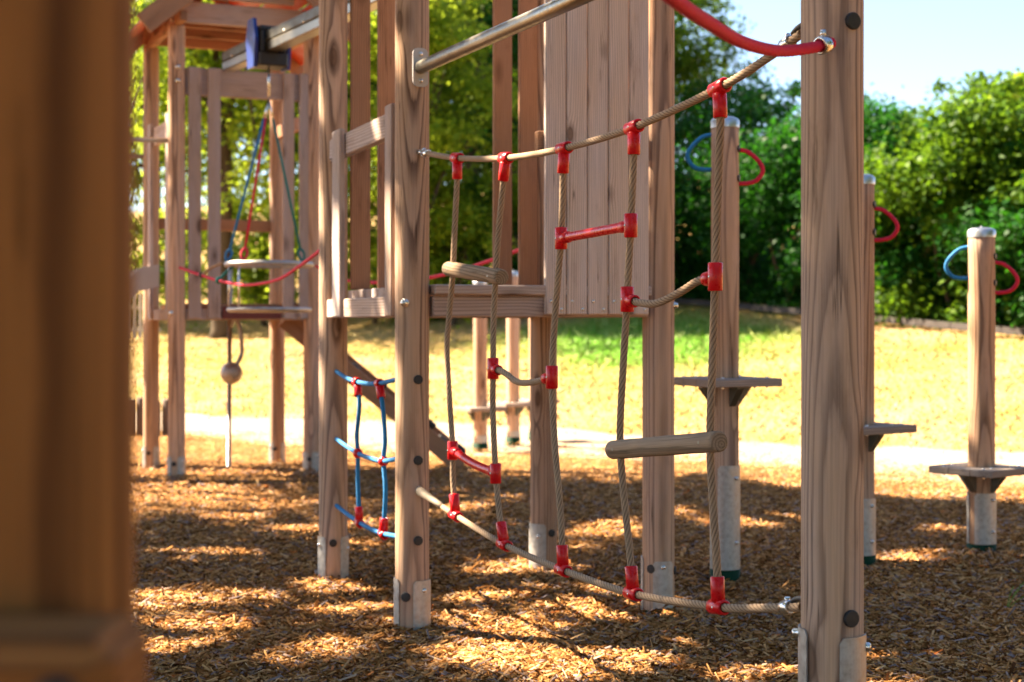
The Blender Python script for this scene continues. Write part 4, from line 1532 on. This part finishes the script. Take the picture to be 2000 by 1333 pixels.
def roofed_tower():
    root = thing('roofed_tower', tuple((LA + LB + LC + LD) / 4), 'smaller play tower with wooden gable roof and red panels, left beyond the hanging disc', 'play tower')
    r = 0.0605
    for p, sh in ((LA, (40, -70)), (LB, (35, -60)), (LC, (-60, 60)), (LD, (50, -75))):
        po = post_mesh(p.x, p.y, -0.1, 3.2, r, n=24).build('post', 'post', root)
        for phi in sh:
            shoe_plate(p.x, p.y, r, -0.09, 0.15, phi, 36, po)
            bolt(p.x, p.y, r, 0.12, phi, po, 0.009)
        cap(p.x, p.y, r, 0.10, -18, po)
        if p is LA:
            for py in (131, 158):
                bolt(p.x, p.y, r, zat(py, 10.85), 10, po, 0.014)
            bolt(p.x, p.y, r, zat(612, 10.85), -40, po, 0.014)
    dk = MB()
    nb = 9
    for k in range(nb):
        w = (LL - 0.1) / nb
        dk.box(LA + LV * (0.05 + w * (k + 0.5)) + LU * (LW / 2) + UP * 1.216, (LW - 0.12, w - 0.007, 0.036), (LU, LV, UP), 0.003)
    dk.build('deck', 'brown', root)
    for p, q in ((LA, LB), (LB, LC), (LC, LD), (LD, LA)):
        d = (q - p).normalized()
        MB().bar(p + d * 0.062 + UP * 1.157, q - d * 0.062 + UP * 1.157, 0.08, 0.045).build('deck_beam', 'board', root)
    MB().bar(LA + LU * 0.32 - LV * 0.034 + UP * 1.17, LA + LU * 0.75 - LV * 0.034 + UP * 1.17, 0.09, 0.02).build('kick_board', 'darkred', root)
    MB().bar(LA + LU * 0.06 + UP * 2.815, LB - LU * 0.06 + UP * 2.815, 0.195, 0.04).build('rail', 'board', root)
    for a, b in ((0.075, 0.165), (0.215, 0.305), (0.765, 0.845), (0.885, 0.97)):
        MB().box(LA + LU * ((a + b) / 2) - LV * 0.034 + UP * ((1.125 + 2.915) / 2), (b - a, 0.026, 2.915 - 1.125), (LU, LV, UP), 0.004).build('baluster', 'board', root)
    MB().bar(LD + LU * 0.06 + UP * 1.86, LC - LU * 0.0 + UP * 1.86, 0.09, 0.04).build('rail', 'brown', root)
    MB().bar(LA + LV * 0.06 + UP * 2.5, LD - LV * 0.06 + UP * 2.5, 0.13, 0.04).build('rail', 'board', root)
    for a in (0.07, 0.76):
        MB().box(LA + LV * (a + 0.06) - LU * 0.034 + UP * ((1.125 + 2.6) / 2), (0.10, 0.026, 2.6 - 1.125), (LV, LU, UP), 0.004).build('baluster', 'board', root)
    MB().bar(LB + LV * 0.06 + UP * 2.6, LC - LV * 0.06 + UP * 2.6, 0.1, 0.04).build('rail', 'brown', root)
    # gable roof, ridge running away from the eye
    ev, rg = 3.20, 3.80
    o0, o1 = -0.30, LL + 0.25
    e = 0.27
    roof = MB()
    for s in (-1, 1):
        for k in range(5):                                     # boards with red panel joints
            t0, t1 = k / 5, (k + 0.94) / 5
            def P(t, v):
                u = LW / 2 + s * (LW / 2 + e) * (1 - t)
                return LA + LU * u + LV * v + UP * (ev + (rg - ev) * t)
            a, b = (P(t0, o0) + P(t1, o0)) / 2, (P(t0, o1) + P(t1, o1)) / 2
            wd = (P(t1, 0) - P(t0, 0))
            roof.bar(a, b, wd.length, 0.022, wd.normalized())
    rf = roof.build('roof', 'orange', root)
    for v in (o0 - 0.015, o1 + 0.015):
        for s in (-1, 1):
            u0 = LW / 2 + s * (LW / 2 + e + 0.02)
            MB().bar(LA + LU * u0 + LV * v + UP * (ev - 0.06), LA + LU * (LW / 2 + s * 0.012) + LV * v + UP * (rg - 0.015), 0.15, 0.03).build('barge_board', 'brown', rf)
    for v, w in ((-0.034, 0.15), (0.28, 0.10), (0.66, 0.10), (LL + 0.034, 0.13)):
        MB().bar(LA + LU * -0.05 + LV * v + UP * 3.30, LB + LU * 0.05 + LV * v + UP * 3.30, w, 0.035).build('tie_beam', 'board' if v < 0 else 'brown', root)
    MB().bar(LA + LU * 0.15 + LV * -0.05 + UP * 3.47, LB - LU * 0.15 + LV * -0.05 + UP * 3.47, 0.13, 0.03).build('gable_board', 'board', root)
    for p, q in ((LA, LD), (LB, LC)):
        MB().bar(p + UP * 3.235 - LV * 0.25, q + UP * 3.235 + LV * 0.2, 0.07, 0.05).build('wall_plate', 'brown', root)
    return root


roofed_tower()


# climbing ramp leaning on the roofed tower
def ramp_():
    top, bot = at(566, 632, 11.7), at(902, 905, 11.75)
    top.z, bot.z = 1.12, 0.03
    root = thing('climbing_ramp', tuple(bot), 'sloping wooden climbing ramp with black grips running down from the roofed tower', 'ramp')
    d = (bot - top).normalized()
    across = Vector((-d.y, d.x, 0)).normalized()
    if across.y > 0:
        across = -across                                        # towards the eye
    nrm = d.cross(across).normalized()
    if nrm.z < 0:
        nrm = -nrm
    wd = 0.62
    mb = MB()
    for k in range(5):
        o = across * (-wd / 2 + wd * (k + 0.5) / 5)
        mb.bar(top + o, bot + o, wd / 5 - 0.006, 0.03, across)
    mb.build('ramp_planks', 'brown', root)
    for s in (-1, 1):
        o = across * (s * (wd / 2 + 0.021)) + nrm * 0.0
        MB().bar(top + o, bot + o, 0.13, 0.036, nrm).build('stringer', 'brown', root)
    L_ = (bot - top).length
    for f, s in ((0.50, 0.30), (0.78, 0.30), (0.95, 0.32), (0.36, -0.1), (0.64, -0.15), (0.87, -0.1), (0.2, 0.1)):
        p = top + d * (L_ * f) + across * (s * wd) + nrm * (0.015 if abs(s) < 0.25 else 0.066)
        ax = across
        MB().box(p + nrm * 0.018, (0.085, 0.075, 0.05), (d, across, nrm), 0.018).build('grip', 'black', root)
    for f in (0.25, 0.75):
        p = top + d * (L_ * f) - nrm * 0.035
        MB().bar(p - across * (wd / 2), p + across * (wd / 2), 0.08, 0.035, d).build('cross_batten', 'brown', root)


ramp_()


# hanging double disc below a steel beam
def beam_and_disc():
    e0 = Vector((BR.x - 0.02, BR.y + 0.07, 2.935)); e1 = Vector((-1.95, 10.75, 2.935))
    d = (e1 - e0).normalized()
    e1 = e0 + d * ((e1 - e0).length + 0.10)
    bm_ = thing('steel_beam', tuple(e1), 'grey box-section steel beam running overhead from the roofed tower', 'beam')
    side = UP.cross(d).normalized()
    MB().box((e0 + e1) / 2 - UP * 0.036, ((e1 - e0).length, 0.098, 0.066), (d, side, UP), 0.008).build('beam', 'bar', bm_)
    MB().box((e0 + e1) / 2 + UP * 0.032, ((e1 - e0).length - 0.01, 0.104, 0.066), (d, side, UP), 0.006).build('upper_rail', 'darksteel', bm_)
    for f in np.linspace(0.25, 0.95, 10):
        p = e0.lerp(e1, f)
        for sg in (1, -1):
            MB().lathe(p + side * (sg * 0.05) + UP * 0.01, side * sg, [(0.012, 0), (0.011, 0.005), (1e-4, 0.008)], 10).build('bolt', 'steel', bm_)
    # trolley
    k = (525 - 1000) / FPX
    t = (k * e0.y - e0.x) / ((e1 - e0).x - k * (e1 - e0).y)
    c = e0.lerp(e1, t)
    D = c.y
    tr = thing('trolley', tuple(c), 'blue and black trolley clamped round the steel beam above the disc', 'trolley')
    mb = MB()
    mb.box(c - UP * 0.115, (0.20, 0.20, 0.09), (d, side, UP), 0.01)
    mb.box(c + UP * 0.085, (0.20, 0.19, 0.03), (d, side, UP), 0.01)
    for s in (-1, 1):
        mb.box(c + side * (s * 0.072), (0.20, 0.03, 0.14), (d, side, UP), 0.008)
    mb.build('housing', 'black', tr)
    for s in (-1, 1):
        q = c + side * (s * 0.115)
        pts = [(-0.06, -0.17), (0.06, -0.17), (0.09, 0.02), (0.05, 0.15), (-0.05, 0.15), (-0.09, 0.02)]
        vs = [q + d * a + UP * b + side * 0.012 for a, b in pts] + [q + d * a + UP * b - side * 0.012 for a, b in pts]
        m2 = MB()
        m2.add(vs, [tuple(range(6)), tuple(range(11, 5, -1))] + [(i, (i + 1) % 6, 6 + (i + 1) % 6, 6 + i) for i in range(6)], None, False)
        m2.build('side_plate', 'blueplastic', tr)
    # disc
    zu, zl = zat(517, D), zat(606, D)
    rad = 82 / FPX * D
    cx = (526 - 1000) / FPX * D
    cc = Vector((cx, D, 0))
    hd = thing('hanging_disc', (cx, D, zl), 'double steel disc swing hung on blue, red and green ropes', 'swing')
    MB().lathe(cc + UP * zl, UP, [(1e-4, -0.014), (rad - 0.05, -0.016), (rad - 0.015, -0.016), (rad, -0.004), (rad + 0.003, 0.006), (rad - 0.004, 0.016), (rad - 0.02, 0.018), (1e-4, 0.012)], 48).build('seat_plate', 'galv', hd)
    mb = MB()
    n = 48
    ringp = [cc + UP * zu + Vector((rad * math.cos(2 * math.pi * q / n), rad * math.sin(2 * math.pi * q / n), 0)) for q in range(n + 1)]
    mb.tube(ringp, 0.018, 12, False)
    mb.build('upper_ring', 'galv', hd)
    for a in (-158, -128):
        p = cc + Vector((math.cos(R_(a)), math.sin(R_(a)), 0)) * (rad - 0.01)
        MB().cyl(p + UP * zl, p + UP * zu, 0.0065, 10).build('rod', 'steel', hd)
    hub = Vector((c.x, c.y, zat(195, D)))
    MB().cyl(c - UP * 0.14, hub + UP * 0.02, 0.008, 10).build('chain', 'steel', hd)
    for k_, (a, mat) in enumerate(((-165, 'bluerope'), (-118, 'redrope'), (-30, 'greenrope'))):
        p = cc + Vector((math.cos(R_(a)), math.sin(R_(a)), 0)) * rad + UP * (zu + 0.015)
        s = hub.lerp(p, 0.12)
        MB().cyl(hub, s, 0.006, 8).build('shackle', 'steel', hd)
        q = hub.lerp(p, 0.92)
        MB().tube([s, s.lerp(q, 0.5), q], 0.0085, 10).build('rope', mat, hd)
        MB().tube(smooth_path([q, q.lerp(p, 0.4) + Vector((0.02, 0, 0)), p, q.lerp(p, 0.4) - Vector((0.02, 0, 0)), q], 0.015), 0.008, 8).build('rope_eye', mat, hd)


beam_and_disc()


def red_safety_rope():
    a, b = at(352, 523, 10.85), at(640, 478, 6.62)
    pts = [a, at(385, 535, 10.5), at(430, 549, 10.0), at(480, 557, 9.4), at(540, 547, 8.6), at(585, 520, 7.8), b]
    root = thing('red_rope', tuple(a), 'long thin red rope sagging in front of the disc from tower to tower', 'rope')
    laid_rope(MB(), pts, 0.0095, step=0.02, lobes=6, n=12).build('rope', 'redrope', root)
    p = at(394, 538, 10.4)
    MB().ball(p, 0.022, 12).build('clamp', 'black', root)
    q = at(427, 548, 10.02)
    MB().ball(q, 0.024, 12).build('clamp', 'greenrope', root)
    t = thing('beige_tie_rope', tuple(p), 'short beige rope tied from the thin red rope to the disc', 'rope')
    laid_rope(MB(), [p, at(412, 524, 10.3), at(436, 513, 10.22)], 0.010, 0.02, n=12).build('rope', 'tan', t)
    g = thing('green_tie_rope', tuple(q), 'short green rope tied from the thin red rope to the disc ring', 'rope')
    MB().tube(smooth_path([q, at(446, 528, 10.02), at(475, 506, 9.98)], 0.03), 0.010, 10).build('rope', 'greenrope', g)
    # second red rope running behind the main tower
    pts = [at(618, 520, 11.2), at(665, 545, 10.5), at(725, 552, 9.8), at(800, 548, 9.2), at(880, 534, 8.6), at(953, 511, 8.0), at(1010, 490, 7.5), Vector((BR.x, BR.y + 0.05, zat(470, 6.95)))]
    o = laid_rope(MB(), pts, 0.0115, step=0.02, lobes=6, n=12).build('red_rope', 'redrope', None, pts[0])
    tag(o, 'red rope running behind the main tower above its deck', 'rope')


red_safety_rope()


def ball_pole():
    D = 11.65
    base = at(447, 913, D); base.z = 0.0
    root = thing('steel_hook_pole', tuple(base), 'thin steel pole with curved hook and steel ball below the disc', 'pole')
    MB().tube([base, base + UP * 0.01, Vector((base.x + 0.01, D, zat(524, D)))], [0.05, 0.017, 0.017], 14).build('pole', 'galv', root)
    pts = [at(449, 640, D), at(455, 626, D), at(462, 625, D), at(470, 650, D), at(472, 690, D), at(463, 712, D - 0.03)]
    MB().tube(smooth_path(pts, 0.02), 0.016, 12).build('hook', 'galv', root)
    MB().ball(at(452, 729, D - 0.06), 0.084, 24).build('ball', 'galv', root)


ball_pole()


def slide_and_bars():
    top = LA + LV * (LL / 2) - LU * 0.08 + UP * 1.38
    out = -LU
    root = thing('slide', tuple(LA + LV * (LL / 2) - LU * 1.7), 'pale metal slide leaving the left side of the roofed tower', 'slide')
    prof = [(-0.24, 0.14), (-0.235, 0.0), (0.235, 0.0), (0.24, 0.14), (0.265, 0.14), (0.26, -0.02), (-0.26, -0.02), (-0.265, 0.14)]
    path = [(0.0, 0.0), (0.15, -0.04), (0.4, -0.26), (0.9, -0.76), (1.25, -1.02), (1.6, -1.06)]
    mb = MB()
    vs, fs = [], []
    for s, z in path:
        for a, h in prof:
            vs.append(top + out * s + UP * (z + h) + LV * a)
    n = len(prof)
    for i in range(len(path) - 1):
        for k in range(n):
            fs.append((i * n + k, i * n + (k + 1) % n, (i + 1) * n + (k + 1) % n, (i + 1) * n + k))
    mb.add(vs, fs, None, False)
    mb.build('chute', 'plate', root)
    for s, z in ((0.9, -0.76), (1.5, -1.05)):
        for a in (-0.2, 0.2):
            p = top + out * s + LV * a
            MB().cyl(Vector((p.x, p.y, 0)), p + UP * (z - 0.02), 0.02, 10).build('support', 'galv', root)
    for py, D in ((273, 10.85), (305, 11.75)):
        q = LA if D < 11 else LD
        z = zat(py, D)
        o = MB().cyl(Vector((q.x - 0.055, q.y, z)), Vector((q.x - 1.5, q.y - 0.25, z)), 0.018, 12).build('climbing_bar', 'galv', None, (q.x - 0.06, q.y, z))
        tag(o, 'thin steel bar reaching left from the %s of the roofed tower' % ('near left post' if D < 11 else 'far left post, lower one'), 'bar')
    # the frame that carries the far ends of the bars
    fx = thing('bar_support', (-3.88, 11.1, 0), 'pair of posts left of the roofed tower carrying thin steel bars', 'post frame')
    for q in (LA, LD):
        post_mesh(q.x - 1.55, q.y - 0.26, 0, 2.6, 0.06, n=24).build('post', 'post', fx)


slide_and_bars()


def grass_tuft():
    b = at(1966, 1192, 5.87)
    b.z = 0.0
    mb = MB()
    for dx, dz, dy in ((0.10, 0.13, 0.02), (0.065, 0.07, 0.05), (0.12, 0.085, -0.03), (0.03, 0.09, 0.01)):
        mb.tube(smooth_path([b, b + Vector((dx * 0.4, dy * 0.4, dz * 0.55)), b + Vector((dx, dy, dz))], 0.02), 0.0016, 5)
    o = mb.build('grass_tuft', 'blades', None, b)
    tag(o, 'thin dry grass stalks sprouting from the chips at the right edge', 'grass')


grass_tuft()


# ------------------------------------------------------------------ the very near post at the left
def near_frame():
    x, y = -0.283, 0.90
    root = thing('near_post_frame', (x, y, 0), 'very near dark brown post with crossbeam blurred at the left edge', 'post frame')
    post_mesh(x, y, 0, 2.2, 0.061).build('post', 'near', root)
    cb = MB().bar(Vector((-1.3, 0.795, 0.883)), Vector((-0.196, 0.795, 0.883)), 0.12, 0.09, UP, 0.012).build('crossbeam', 'near', root)
    MB().lathe((-0.222, 0.7495, 0.915), (0, -1, 0), [(0.012, 0), (0.012, 0.004), (1e-4, 0.005)], 18).build('bolt_cap', 'black', cb)
    post_mesh(-1.36, 0.90, 0, 2.2, 0.061).build('post', 'near', root)


near_frame()
